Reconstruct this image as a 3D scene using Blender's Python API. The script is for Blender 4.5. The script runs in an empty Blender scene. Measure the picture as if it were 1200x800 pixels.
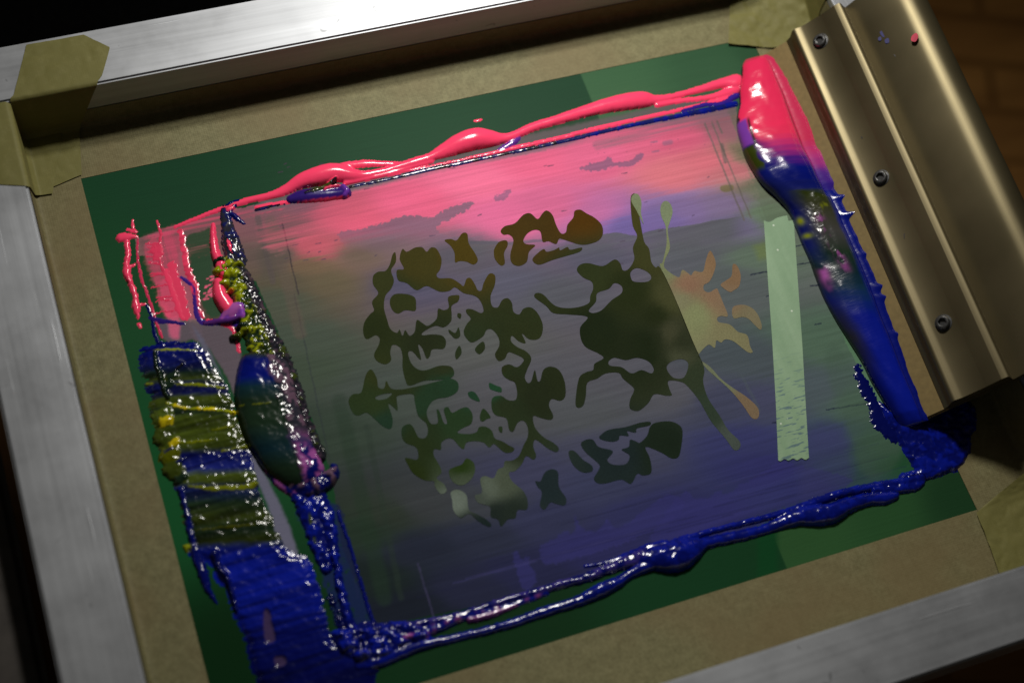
import bpy, bmesh, math, random
import numpy as np
from mathutils import Vector, Matrix, geometry
random.seed(4); rng = np.random.default_rng(7)
S = bpy.context.scene; COL = S.collection
MM = .001

# ------------------------------------------------------------------ camera
F = 1720.; CX, CY = 600., 400.
v1 = np.array([6560, -1674, F]); v2 = np.array([-1479, -4027, F])
AX = v1/np.linalg.norm(v1); AY = v2-AX*(AX@v2); AY /= np.linalg.norm(AY); AZ = np.cross(AX, AY)
RM = np.stack([AX, AY, AZ], 1); P0 = np.array([0, 0, .78]); CAM = RM.T@(-P0)
def un(p, h=0.):                      # photo pixel -> point (m) on the plane z = h
    r = np.array([p[0]-CX, p[1]-CY, F]); return RM.T@(r*((AZ@P0+h)/(AZ@r))-P0)
cd = bpy.data.cameras.new('camera'); co = bpy.data.objects.new('camera', cd); COL.objects.link(co); S.camera = co
cd.sensor_width = 36; cd.lens = F/1200*36; cd.clip_start = .02; cd.clip_end = 50
right, up, back = RM.T@np.array([1, 0, 0]), RM.T@np.array([0, -1, 0]), RM.T@np.array([0, 0, -1])
co.matrix_world = Matrix([[right[i], up[i], back[i], CAM[i]] for i in range(3)]+[[0, 0, 0, 1]])
cd.dof.use_dof = True; cd.dof.focus_distance = .80; cd.dof.aperture_fstop = 4.0

# ------------------------------------------------------------------ lamps
LAMP = np.array([.12, .36, .50])
def lamp(name, off, sx, sy, e, colr):
    l = bpy.data.lights.new(name, 'AREA'); l.shape = 'RECTANGLE'; l.size = sx; l.size_y = sy; l.energy = e; l.color = colr; l.spread = math.radians(118)
    o = bpy.data.objects.new(name, l); COL.objects.link(o)
    p = Vector(LAMP+np.array(off)); o.location = p
    o.rotation_euler = (p-Vector((.05, .02, 0))).to_track_quat('Z', 'Y').to_euler()
    return o
LCOL = np.array([1, .965, .90])
lamp('lamp', (-.002, .033, 0), .066, .044, .86, tuple(LCOL))
lamp('lamp', (.004, -.033, 0), .066, .044, .86, tuple(LCOL))
w = bpy.data.worlds.new('World'); S.world = w; w.use_nodes = True
w.node_tree.nodes['Background'].inputs[0].default_value = (1, .93, .8, 1); w.node_tree.nodes['Background'].inputs[1].default_value = .024
S.view_settings.view_transform = 'Standard'; S.view_settings.look = 'None'; S.view_settings.exposure = 0; S.view_settings.gamma = 1
S.render.engine = 'CYCLES'
def emod(x, y):                       # lamp irradiance, used to read true colours out of measured ones
    d2 = (x-LAMP[0])**2+(y-LAMP[1])**2+LAMP[2]**2
    return (d2**-1.5)/(.297**-1.5)

# ------------------------------------------------------------------ helpers
def lin(c):
    c = np.asarray(c, float)/255.; return np.where(c <= .04045, c/12.92, ((c+.055)/1.055)**2.4)
def tag(o, label=None, cat=None, group=None, kind=None):
    if label: o['label'] = label
    if cat: o['category'] = cat
    if group: o['group'] = group
    if kind: o['kind'] = kind
    return o
def empty(name, loc=(0, 0, 0)):
    o = bpy.data.objects.new(name, None); COL.objects.link(o); o.location = loc; o.empty_display_size = .02; return o
def link(name, me, m, parent=None, smooth=False):
    o = bpy.data.objects.new(name, me); COL.objects.link(o)
    if m: me.materials.append(m)
    if smooth: me.shade_smooth()
    if parent: o.parent = parent; o.matrix_parent_inverse = Matrix.Translation(-parent.location)
    return o
def np_mesh(name, V, Fq, C=None):
    me = bpy.data.meshes.new(name); n = Fq.shape[1]
    me.vertices.add(len(V)); me.vertices.foreach_set('co', V.astype(np.float32).ravel())
    me.loops.add(Fq.size); me.loops.foreach_set('vertex_index', Fq.astype(np.int32).ravel())
    me.polygons.add(len(Fq)); me.polygons.foreach_set('loop_start', np.arange(0, Fq.size, n, dtype=np.int32))
    if C is not None:
        a = me.color_attributes.new('Col', 'FLOAT_COLOR', 'POINT'); a.data.foreach_set('color', C.astype(np.float32).ravel())
    me.update(calc_edges=True); me.validate(); return me
def vnoise(x, y, seed):
    r = np.random.default_rng(seed); T = r.random((256, 256))
    xi = np.floor(x).astype(int); yi = np.floor(y).astype(int); fx = x-xi; fy = y-yi
    fx = fx*fx*(3-2*fx); fy = fy*fy*(3-2*fy)
    a = T[xi & 255, yi & 255]; b = T[(xi+1) & 255, yi & 255]; c = T[xi & 255, (yi+1) & 255]; d = T[(xi+1) & 255, (yi+1) & 255]
    return (a*(1-fx)+b*fx)*(1-fy)+(c*(1-fx)+d*fx)*fy*1.0
def fbm(x, y, sx, sy, seed, oc=4):    # centred on 0, about +-.5
    s = 0; a = 1; t = 0
    for k in range(oc):
        s = s+a*vnoise(x/sx*2**k+17.3*k, y/sy*2**k+5.1*k, seed+k); t += a; a *= .55
    return s/t-.5
def cr(pts, n=6, closed=True):        # Catmull-Rom
    P = np.array(pts, float); N = len(P); out = []
    for i in range(N if closed else N-1):
        g = (lambda k: P[k % N]) if closed else (lambda k: P[min(max(k, 0), N-1)])
        p0, p1, p2, p3 = g(i-1), g(i), g(i+1), g(i+2)
        for j in range(n):
            t = j/n; out.append(.5*((2*p1)+(-p0+p2)*t+(2*p0-5*p1+4*p2-p3)*t*t+(-p0+3*p1-3*p2+p3)*t**3))
    if not closed: out.append(P[-1])
    return np.array(out)
def sst(a, b, x):
    t = np.clip((x-a)/(b-a), 0, 1); return t*t*(3-2*t)

# ------------------------------------------------------------------ materials
def nt(name):
    m = bpy.data.materials.new(name); m.use_nodes = True; t = m.node_tree; b = t.nodes['Principled BSDF']; return m, t, b
def N(t, k, **kw):
    n = t.nodes.new(k)
    for a, v in kw.items():
        if a.startswith('i_'): n.inputs[a[2:].replace('_', ' ')].default_value = v
        else: setattr(n, a, v)
    return n
def coords(t, scale=(1, 1, 1), rot=(0, 0, 0)):
    c = N(t, 'ShaderNodeTexCoord'); mp = N(t, 'ShaderNodeMapping'); mp.inputs['Scale'].default_value = scale; mp.inputs['Rotation'].default_value = rot
    t.links.new(c.outputs['Object'], mp.inputs['Vector']); return mp.outputs[0]
def noise(t, vec, sc, det=4, rough=.5):
    n = N(t, 'ShaderNodeTexNoise'); n.inputs['Scale'].default_value = sc; n.inputs['Detail'].default_value = det; n.inputs['Roughness'].default_value = rough
    t.links.new(vec, n.inputs['Vector']); return n.outputs['Fac']
def mathn(t, op, a, b, c=None):
    n = N(t, 'ShaderNodeMath', operation=op)
    for i, v in enumerate((a, b, c)):
        if v is None: continue
        if isinstance(v, (int, float)): n.inputs[i].default_value = v
        else: t.links.new(v, n.inputs[i])
    return n.outputs[0]
def mrange(t, v, a, b, c, d):
    n = N(t, 'ShaderNodeMapRange'); t.links.new(v, n.inputs[0])
    for i, q in enumerate((a, b, c, d)): n.inputs[i+1].default_value = q
    return n.outputs[0]
def mixc(t, f, a, b, mode='MIX'):
    n = N(t, 'ShaderNodeMix', data_type='RGBA', blend_type=mode)
    for sock, v in ((n.inputs[0], f), (n.inputs[6], a), (n.inputs[7], b)):
        if isinstance(v, (int, float)): sock.default_value = v
        elif isinstance(v, tuple): sock.default_value = v if len(v) == 4 else (*v, 1)
        else: t.links.new(v, sock)
    return n.outputs[2]
def bump(t, b, h, strength, dist=.001):
    n = N(t, 'ShaderNodeBump'); n.inputs['Strength'].default_value = strength if isinstance(strength, (int, float)) else 1
    if not isinstance(strength, (int, float)): t.links.new(strength, n.inputs['Strength'])
    n.inputs['Distance'].default_value = dist; t.links.new(h, n.inputs['Height']); t.links.new(n.outputs[0], b.inputs['Normal'])
def L(t, a, b): t.links.new(a, b)

def mat_alu(name='brushed_aluminium', col1=(.42, .435, .46), along='x'):
    m, t, b = nt(name)
    v = coords(t, (6, 260, 260) if along == 'x' else (260, 6, 260)); v2 = coords(t)
    st = noise(t, v, 1., 5, .6); bl = noise(t, v2, 26, 5, .65); bl2 = noise(t, v2, 7, 3)
    f = mathn(t, 'ADD', mathn(t, 'MULTIPLY', st, .75), mathn(t, 'MULTIPLY', bl, .40))
    c = mixc(t, mrange(t, f, .38, .8, 0, 1), (*[q*.85 for q in col1], 1), (*[q*1.15 for q in col1], 1))
    vo = N(t, 'ShaderNodeTexNoise'); vo.inputs['Scale'].default_value = 90; vo.inputs['Detail'].default_value = 2; vo.inputs['Distortion'].default_value = 1.5
    L(t, v2, vo.inputs['Vector'])
    spot = mrange(t, vo.outputs['Fac'], .73, .76, 0, .4)
    c = mixc(t, spot, c, (.07, .07, .075, 1))
    L(t, c, b.inputs['Base Color']); b.inputs['Metallic'].default_value = .72
    L(t, mrange(t, mathn(t, 'ADD', bl, mathn(t, 'MULTIPLY', bl2, .6)), .55, 1.05, .42, .58), b.inputs['Roughness'])
    # long scratches
    sc = N(t, 'ShaderNodeTexNoise'); sc.inputs['Scale'].default_value = 1; sc.inputs['Detail'].default_value = 2
    L(t, coords(t, (14, 420, 60) if along == 'x' else (420, 14, 60), (0, 0, .25)), sc.inputs['Vector'])
    h = mathn(t, 'ADD', mathn(t, 'MULTIPLY', st, .5), mrange(t, sc.outputs['Fac'], .69, .73, 0, .45))
    bump(t, b, h, .35, .0003); return m
M_ALX = mat_alu('brushed_aluminium_lengthwise', along='x'); M_ALY = mat_alu('brushed_aluminium_crosswise', along='y')

def mat_gold():
    m, t, b = nt('anodised_aluminium')
    v = coords(t, (1, 1, 1)); n1 = noise(t, v, 1600, 2); n2 = noise(t, v, 14, 5)
    c = mixc(t, mrange(t, n2, .3, .7, 0, 1), (.105, .087, .046, 1), (.145, .120, .066, 1)); L(t, c, b.inputs['Base Color'])
    b.inputs['Metallic'].default_value = .80; L(t, mrange(t, n2, .3, .75, .40, .50), b.inputs['Roughness'])
    bump(t, b, n1, .10, .0001); return m
M_GOLD = mat_gold()
def mat_plain(name, c, rough=.5, metal=0, bsc=0, bst=.2, var=.25, spec=.5):
    m, t, b = nt(name); v = coords(t); n = noise(t, v, bsc or 200, 4)
    cc = mixc(t, mrange(t, n, .3, .7, 0, 1), tuple(q*(1-var) for q in c)+(1,), tuple(min(1, q*(1+var)) for q in c)+(1,))
    L(t, cc, b.inputs['Base Color']); b.inputs['Roughness'].default_value = rough; b.inputs['Metallic'].default_value = metal; b.inputs['Specular IOR Level'].default_value = spec
    bump(t, b, n, bst, .0004); return m
M_BLADE = mat_plain('squeegee_blade_rubber', (.19, .135, .05), .45, 0, 350, .05, .12)
M_BOLT = mat_plain('dark_steel', (.12, .12, .12), .32, .85, 500, .3)
M_HOLE = mat_plain('socket_dark', (.012, .012, .012), .6)

def mat_tape(name, c1, c2, grain=1., mott=None):
    m, t, b = nt(name); v = coords(t)
    g = noise(t, v, 620, 3, .6); g2 = noise(t, v, 170, 4, .6); n3 = noise(t, v, 14, 3)
    wv = N(t, 'ShaderNodeTexWave', wave_type='BANDS', bands_direction='X'); wv.inputs['Scale'].default_value = 260; wv.inputs['Distortion'].default_value = .6; L(t, v, wv.inputs['Vector'])
    wy = N(t, 'ShaderNodeTexWave', wave_type='BANDS', bands_direction='Y'); wy.inputs['Scale'].default_value = 260; wy.inputs['Distortion'].default_value = .6; L(t, v, wy.inputs['Vector'])
    wf = mathn(t, 'MULTIPLY', wv.outputs['Fac'], wy.outputs['Fac'])
    f = mathn(t, 'ADD', mathn(t, 'MULTIPLY', g, .55*grain), mathn(t, 'MULTIPLY', g2, .5)); f = mathn(t, 'ADD', f, mathn(t, 'MULTIPLY', wf, .12*grain))
    c = mixc(t, mrange(t, f, .38, .72, 0, 1), (*c1, 1), (*c2, 1))
    if mott: c = mixc(t, mrange(t, n3, .42, .65, 0, .65), c, (*mott, 1))
    L(t, c, b.inputs['Base Color']); b.inputs['Roughness'].default_value = .62; b.inputs['Specular IOR Level'].default_value = .25
    bump(t, b, mathn(t, 'ADD', g, mathn(t, 'MULTIPLY', wf, .5)), .35*grain, .0002); return m
M_BROWN = mat_tape('brown_paper_tape', (.125, .114, .050), (.215, .198, .098), 1., (.165, .122, .055))
M_MASK = mat_tape('masking_tape', (.16, .148, .045), (.225, .208, .075), .45)

def mat_film():
    m, t, b = nt('emulsion_and_ink_film'); a = N(t, 'ShaderNodeVertexColor'); a.layer_name = 'Col'; v = coords(t)
    vs = coords(t, (16, 1100, 1), (0, 0, 0)); st = noise(t, vs, 1, 5, .7); fi = noise(t, v, 1500, 2)
    f = mathn(t, 'ADD', mrange(t, st, .3, .7, .93, 1.07), mathn(t, 'MULTIPLY', mathn(t, 'SUBTRACT', fi, .5), .35))
    n = N(t, 'ShaderNodeVectorMath', operation='SCALE'); L(t, a.outputs['Color'], n.inputs[0]); L(t, f, n.inputs['Scale'])
    L(t, n.outputs[0], b.inputs['Base Color']); b.inputs['Roughness'].default_value = .5; b.inputs['Specular IOR Level'].default_value = .035
    bump(t, b, mathn(t, 'ADD', fi, mathn(t, 'MULTIPLY', st, .6)), .22, .0002); return m
M_FILM = mat_film()
def mat_open():
    m, t, b = nt('open_mesh'); a = N(t, 'ShaderNodeVertexColor'); a.layer_name = 'Col'; v = coords(t)
    fi = noise(t, v, 1300, 3, .7); g = noise(t, v, 60, 4)
    f = mathn(t, 'ADD', mrange(t, fi, .3, .7, .80, 1.15), mathn(t, 'MULTIPLY', mathn(t, 'SUBTRACT', g, .5), .3))
    n = N(t, 'ShaderNodeVectorMath', operation='SCALE'); L(t, a.outputs['Color'], n.inputs[0]); L(t, f, n.inputs['Scale'])
    L(t, n.outputs[0], b.inputs['Base Color']); b.inputs['Roughness'].default_value = .7; b.inputs['Specular IOR Level'].default_value = .02
    bump(t, b, fi, .2, .0002); return m
M_OPEN = mat_open()
def mat_ink():
    m, t, b = nt('wet_ink'); a = N(t, 'ShaderNodeVertexColor'); a.layer_name = 'Col'; v = coords(t)
    L(t, a.outputs['Color'], b.inputs['Base Color']); b.inputs['Roughness'].default_value = .17; b.inputs['Specular IOR Level'].default_value = .4
    n1 = noise(t, v, 300, 1.2, .45); n2 = noise(t, coords(t, (120, 700, 300)), 1., 3, .6); n3 = noise(t, v, 60, 3, .5)
    rough = mathn(t, 'MULTIPLY', n1, a.outputs['Alpha']); sm = mathn(t, 'MULTIPLY', n2, .05)
    h = mathn(t, 'ADD', mathn(t, 'ADD', mathn(t, 'MULTIPLY', rough, .75), sm), mathn(t, 'MULTIPLY', n3, .10))
    bump(t, b, h, 1., .0013); return m
M_INK = mat_ink()

# ------------------------------------------------------------------ colours
PINK = np.array([.98, .060, .155]); PINKD = np.array([.66, .035, .11]); BLUE = np.array([.004, .014, .36]); NAVY = np.array([.006, .01, .10])
YG = np.array([.30, .34, .006]); OLV = np.array([.040, .058, .006]); DGR = np.array([.010, .024, .012]); TEAL = np.array([.006, .03, .045])
PURP = np.array([.22, .05, .42]); MAG = np.array([.38, .09, .36]); MAUV = np.array([.16, .09, .14]); BLK = np.array([.012, .012, .018])
YEL = np.array([.75, .60, .01])

# ------------------------------------------------------------------ the painted mesh plane: one height and colour field in world mm
G = .45
gx = np.arange(-197.0, 233, G); gy = np.arange(-170, 156.5, G)
X, Y = np.meshgrid(gx, gy)                        # mm
q = RM@np.stack([X.ravel()*MM, Y.ravel()*MM, 0*X.ravel()])+P0[:, None]
PX = (q[0]/q[2]*F+CX).reshape(X.shape); PY = (q[1]/q[2]*F+CY).reshape(X.shape)
E = emod(X*MM, Y*MM)
WX = fbm(X, Y, 5, 5, 11)*2; WY = fbm(X, Y, 5, 5, 31)*2             # edge warps (about +-1)
FX = fbm(X, Y, 1.3, 1.3, 51, 3)*2; FY = fbm(X, Y, 1.3, 1.3, 71, 3)*2
STX = fbm(X, Y, 45, 1.6, 91)*2                      # streaks along the squeegee stroke
STX2 = fbm(X, Y, 90, 7, 131)*2
STY = fbm(X, Y, 1.6, 40, 111)*2                     # streaks across it
FIN = fbm(X, Y, .9, .9, 151, 2)*2
LUM = fbm(X, Y, 3.2, 3.2, 171, 3)*2
def idw(ctrl, px, py, p=3., off=6, sc=(1, 1)):
    num = 0; den = 0
    for (x, y, c) in ctrl:
        wgt = 1/((((px-x)*sc[0])**2+((py-y)*sc[1])**2+off*off)**(p/2)); num = num+wgt[..., None]*lin(c); den = den+wgt
    return num/den[..., None]
def inpoly(poly, px, py):
    inside = np.zeros(px.shape, bool); n = len(poly)
    for i in range(n):
        x1, y1 = poly[i]; x2, y2 = poly[(i+1) % n]
        if y1 == y2: continue
        c = ((y1 > py) != (y2 > py)) & (px < (x2-x1)*(py-y1)/(y2-y1)+x1); inside ^= c
    return inside
def box(pts, pad):
    P = np.array(pts)[:, :2]; a = (PX > P[:, 0].min()-pad) & (PX < P[:, 0].max()+pad) & (PY > P[:, 1].min()-pad) & (PY < P[:, 1].max()+pad)
    r = np.where(a.any(1))[0]; c = np.where(a.any(0))[0]
    if len(r) == 0: return None
    return (slice(r[0], r[-1]+1), slice(c[0], c[-1]+1))
def pdist(poly, px, py):              # distance to closed outline
    d = np.full(px.shape, 1e9); n = len(poly)
    for i in range(n):
        a = np.array(poly[i]); b = np.array(poly[(i+1) % n]); ab = b-a; t = np.clip(((px-a[0])*ab[0]+(py-a[1])*ab[1])/max(ab@ab, 1e-9), 0, 1)
        d = np.minimum(d, np.hypot(px-a[0]-t*ab[0], py-a[1]-t*ab[1]))
    return d
# --- flat film
line = lambda y: 690+(y-110)*.418              # edge of a pale board, not built; its show-through is painted in
tr = sst(-1.2, 1.2, PX-line(PY))
green = idw([(200, 200, (26, 58, 38)), (500, 140, (38, 70, 48)), (650, 110, (38, 68, 48)), (150, 350, (26, 62, 36)), (200, 560, (18, 62, 32)), (280, 780, (8, 30, 12)),
             (600, 740, (14, 36, 18)), (800, 680, (16, 44, 24))], PX, PY)  # near left greens set darker: falling light painted into the colour
greenr = idw([(720, 110, (66, 98, 68)), (850, 80, (58, 88, 62)), (880, 60, (50, 80, 55)), (950, 640, (36, 62, 34)), (1040, 600, (32, 58, 32)), (1120, 580, (22, 44, 25)), (1000, 450, (80, 104, 80))], PX, PY)
film = green*(1-tr[..., None])+greenr*tr[..., None]
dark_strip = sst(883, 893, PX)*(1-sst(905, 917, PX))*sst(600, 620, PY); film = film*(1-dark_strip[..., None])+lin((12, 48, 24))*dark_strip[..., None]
CT = [(320, 300, (92, 72, 68)), (350, 235, (120, 72, 84)), (335, 265, (118, 72, 78)), (400, 245, (200, 76, 98)), (420, 260, (222, 80, 106)), (480, 238, (228, 84, 116)), (560, 212, (234, 96, 128)), (620, 190, (226, 86, 118)),
      (700, 185, (216, 86, 118)), (760, 160, (212, 84, 112)), (800, 160, (206, 80, 106)), (852, 150, (140, 82, 90)), (862, 200, (186, 96, 102)), (790, 205, (208, 98, 108)), (830, 190, (208, 94, 106)), (800, 245, (122, 92, 132)), (850, 240, (122, 96, 128)),
      (370, 290, (190, 76, 90)), (340, 330, (88, 76, 62)), (362, 312, (108, 80, 62)), (420, 300, (104, 80, 70)), (380, 330, (96, 80, 62)), (450, 290, (110, 80, 84)), (480, 330, (76, 70, 92)), (540, 300, (84, 76, 88)), (600, 330, (82, 77, 94)), (650, 345, (78, 75, 84)), (700, 300, (80, 75, 92)),
      (800, 300, (84, 82, 90)), (850, 330, (80, 82, 84)), (890, 300, (88, 98, 86)), (350, 400, (66, 72, 62)), (350, 430, (60, 68, 56)), (380, 500, (52, 60, 52)), (450, 460, (64, 68, 64)), (560, 400, (78, 76, 76)), (600, 480, (74, 70, 76)), (640, 450, (76, 72, 80)), (680, 480, (74, 72, 78)),
      (720, 530, (66, 62, 84)), (880, 420, (66, 70, 76)), (850, 470, (60, 59, 80)), (880, 520, (52, 50, 92)), (900, 545, (48, 44, 94)), (700, 570, (56, 54, 84)), (640, 610, (50, 48, 78)), (760, 600, (48, 45, 86)), (560, 630, (42, 42, 62)), (500, 640, (36, 37, 54)), (450, 600, (46, 50, 44)),
      (440, 680, (28, 34, 36)), (420, 620, (38, 48, 40)), (550, 690, (36, 35, 58)), (480, 710, (26, 28, 40)), (620, 670, (38, 36, 68)), (700, 640, (44, 40, 84)), (800, 610, (44, 40, 90)), (960, 570, (44, 46, 84)), (990, 560, (50, 66, 70)), (1010, 470, (70, 86, 74)), (965, 400, (74, 90, 76)),
      (960, 460, (70, 76, 82)), (975, 520, (58, 62, 90)), (1030, 520, (56, 76, 62)), (1060, 540, (34, 66, 44)), (1000, 530, (54, 70, 66)), (890, 220, (112, 110, 92)), (895, 250, (98, 112, 88)), (880, 180, (110, 106, 84)), (600, 250, (214, 88, 126)), (700, 250, (180, 88, 130)), (640, 240, (205, 86, 122)),
      (730, 262, (104, 84, 138)), (780, 255, (112, 88, 138)), (860, 262, (106, 92, 124)), (620, 560, (60, 56, 84)), (560, 590, (58, 56, 66)), (500, 590, (58, 56, 62)), (780, 460, (76, 72, 80)), (330, 350, (74, 76, 64)), (900, 470, (62, 60, 84))]
wy = PY+STX*5+WY*2; ink = idw(CT, PX+WX*3, wy, 4.6, 12, (.55, 1.25))
FILMPOLY = [(158, 280), (240, 252), (300, 240), (420, 214), (600, 180), (760, 145), (862, 122), (866, 150), (885, 200), (935, 262), (960, 330), (1000, 420), (1045, 505), (1075, 560), (1000, 582), (900, 612), (800, 645), (650, 690), (440, 735), (400, 640), (390, 560), (340, 420), (300, 330), (262, 300), (240, 300), (160, 300)]
ins = inpoly(FILMPOLY, PX+WX*1.5, PY+WY*1.5).astype(float)
# worn right margin of the film where green shows through
worn = sst(.15, .5, STY*.5+FIN*.25+sst(845, 905, PX-(PY-200)*.30)*1.3-.35)*sst(835, 850, PX-(PY-150)*.12)*(PY < 300)
ink = ink*(1-.55*worn[..., None])+lin((92, 100, 82))*.55*worn[..., None]
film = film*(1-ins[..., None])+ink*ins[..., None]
def paint(poly, col, a=1., soft=1.5, wa=2., fa=1., st=0., keepid=True, mod=None):
    pts = cr(poly, 4); b = box(pts, 12)
    px = PX[b]+WX[b]*wa+FX[b]*fa+STX[b]*st; py = PY[b]+WY[b]*wa+FY[b]*fa
    i = inpoly(pts, px, py); d = pdist(pts, px, py)
    al = np.where(i, sst(0, soft, d), 0)*a
    if mod is not None: al = al*mod[b]
    film[b] = film[b]*(1-al[..., None])+lin(col)*al[..., None]
def fstroke(pts, col, w, a=1., wa=.5, fa=.4, mod=None):
    P = np.array(pts, float); b = box(P, 12+w)
    px = PX[b]+WX[b]*wa+FX[b]*fa; py = PY[b]+WY[b]*wa+FY[b]*fa; d = np.full(px.shape, 1e9)
    for i in range(len(P)-1):
        A, B = P[i, :2], P[i+1, :2]; ab = B-A; t = np.clip(((px-A[0])*ab[0]+(py-A[1])*ab[1])/max(ab@ab, 1e-9), 0, 1); d = np.minimum(d, np.hypot(px-A[0]-t*ab[0], py-A[1]-t*ab[1]))
    al = (1-sst(w*.5, w*1.3, d))*a
    if mod is not None: al = al*mod[b]
    film[b] = film[b]*(1-al[..., None])+lin(col)*al[..., None]
# purple-grey cloud bank and island edges
paint([(395, 275), (420, 268), (445, 262), (470, 254), (485, 252), (505, 254), (520, 246), (540, 238), (556, 236), (548, 246), (530, 256), (512, 266), (520, 274), (545, 283), (560, 290), (480, 300), (420, 300)], (122, 80, 98), .9, 1.0, 1.2, 2.6, 0, True, 1-sst(262, 298, PY))
paint([(300, 275), (330, 262), (352, 275), (350, 300), (330, 330), (300, 330)], (84, 74, 68), .6, 14, 3, 2)
paint([(578, 232), (590, 224), (600, 222), (594, 232), (582, 236)], (145, 80, 108), .85, 1, 1.4, 2.6)
paint([(678, 198), (690, 192), (705, 189), (715, 184), (722, 190), (738, 188), (745, 180), (755, 180), (752, 187), (738, 196), (718, 196), (700, 201)], (138, 78, 104), .9, 1, 1.4, 2.4)
for p in [((782, 168), 5), ((768, 178), 2), ((766, 167), 2)]: fstroke([(p[0][0]-3, p[0][1]), (p[0][0]+4, p[0][1]-1)], (150, 82, 105), p[1]*.6, .8)
# the hill outline and the darker field below it
paint([(545, 284), (600, 285), (640, 292), (700, 276), (722, 272), (745, 276), (765, 269), (790, 266), (815, 262), (840, 257), (868, 254), (885, 262), (880, 285), (840, 300), (760, 310), (650, 320), (560, 320)], (86, 84, 88), .85, 1., 1., .5, 0, True, (1-sst(272, 308, PY))*(1-sst(850, 885, PX)))
fstroke([(545, 284), (600, 285), (700, 276)], (86, 78, 92), 2, .7)
# worn patches and spots
paint([(845, 217), (858, 216), (860, 223), (850, 226), (844, 223)], (112, 98, 66), .8, 1.5, .4, .4)
paint([(880, 285), (905, 280), (905, 305), (885, 308)], (104, 112, 52), .5, 10, 2, 1)
for x0, y0, x1, y1, ww in [(826, 145, 872, 258, 1.2), (834, 143, 880, 255, 1.0), (840, 142, 846, 156, 1.2), (846, 170, 850, 190, 2.4)]: fstroke([(x0, y0), (x1, y1)], (96, 84, 80), ww, .7)
# strokes of dark bare mesh below the pink ridge
fstroke([(300, 245), (420, 218), (600, 180), (760, 148), (860, 130)], (96, 84, 92), 5, .8, .8, 1, sst(-.5, .3, STX))
fstroke([(310, 240), (420, 214), (520, 192), (600, 168), (700, 147), (850, 113)], (104, 88, 92), 7, .85, 1, 1)
fstroke([(700, 170), (855, 138)], (110, 84, 94), 6, .6, 1, 1, sst(-.4, .4, STX))
# vertical scraped bands at the left part of the film
for x0, y0, x1, y1, ww, cc, al in [(302, 255, 320, 330, 4, (84, 70, 70), .6), (331, 262, 350, 345, 1.0, (56, 46, 50), .8), (345, 345, 420, 700, 1, (44, 46, 52), .5), (318, 260, 352, 390, 8, (96, 76, 70), .4), (398, 470, 450, 700, 10, (36, 50, 38), .45), (430, 500, 470, 700, 4, (42, 50, 44), .4),
                                   (490, 660, 508, 722, 1, (70, 60, 96), .5), (870, 440, 890, 480, 2, (70, 74, 80), .4)]:
    fstroke([(x0, y0), (x1, y1)], cc, ww, al, 1, .8)
# lavender ragged patches low on the film
for P_ in [[(600, 652), (606, 645), (612, 655), (618, 650), (622, 662), (628, 672), (628, 685), (612, 690), (606, 672)],
           [(632, 640), (640, 634), (652, 628), (662, 622), (672, 622), (672, 600), (678, 612), (684, 618), (700, 622), (712, 606), (720, 618), (735, 612), (750, 600), (765, 590), (780, 580), (795, 580), (800, 600), (740, 634), (690, 650), (640, 662)],
           [(800, 575), (815, 584), (830, 580), (845, 572), (850, 578), (866, 568), (880, 560), (900, 548), (915, 540), (940, 545), (985, 555), (1000, 565), (960, 582), (860, 612), (780, 634), (760, 630)]]:
    paint(P_, (52, 46, 104), .6, 2, 1.5, 3.2)
for k in range(26):
    y0 = 575+rng.random()*110; x0 = 470+rng.random()*420; yy = y0+(700-x0)*.27; ln = 60+rng.random()*200
    if yy > 735-(x0-440)*.27 or yy < 560: continue
    fstroke([(x0, yy), (x0+ln, yy-ln*.27)], (30, 28, 58) if rng.random() < .6 else (66, 58, 110), .7, .38, .3, .2)
for k in range(46):                            # small drag nicks
    x0 = 320+rng.random()*560; y0 = 190+rng.random()*120
    if rng.random() < .5: x0 = 318+rng.random()*60
    fstroke([(x0, y0), (x0+2+rng.random()*5, y0-1)], (70, 52, 70), .7, .7, .3, .3)
# cracks right of the strip
for x0, y0, x1, y1 in [(925, 290, 940, 287), (935, 310, 958, 306), (900, 318, 880, 322), (950, 335, 970, 333), (905, 345, 898, 347), (968, 480, 1020, 472), (1020, 472, 1025, 471), (955, 380, 962, 379), (905, 495, 914, 494), (915, 267, 905, 270)]:
    fstroke([(x0, y0), (x1, y1)], (24, 26, 48), .8, .9, .6, .6)
paint([(985, 400), (1030, 470), (1062, 530), (1040, 560), (1010, 560), (985, 500), (960, 420)], (64, 78, 67), .45, 12, 2, 1)
paint([(935, 500), (990, 490), (1010, 540), (1000, 575), (930, 590)], (56, 52, 96), .6, 22, 3, 2)
for k in range(40):
    x0 = 690+rng.random()*190; y0 = 120+rng.random()*60
    fstroke([(x0, y0), (x0+1, y0)], (90, 60, 80), .5, .5, .2, .2) if ins[0, 0] >= 0 and y0 > 150 else None
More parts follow.
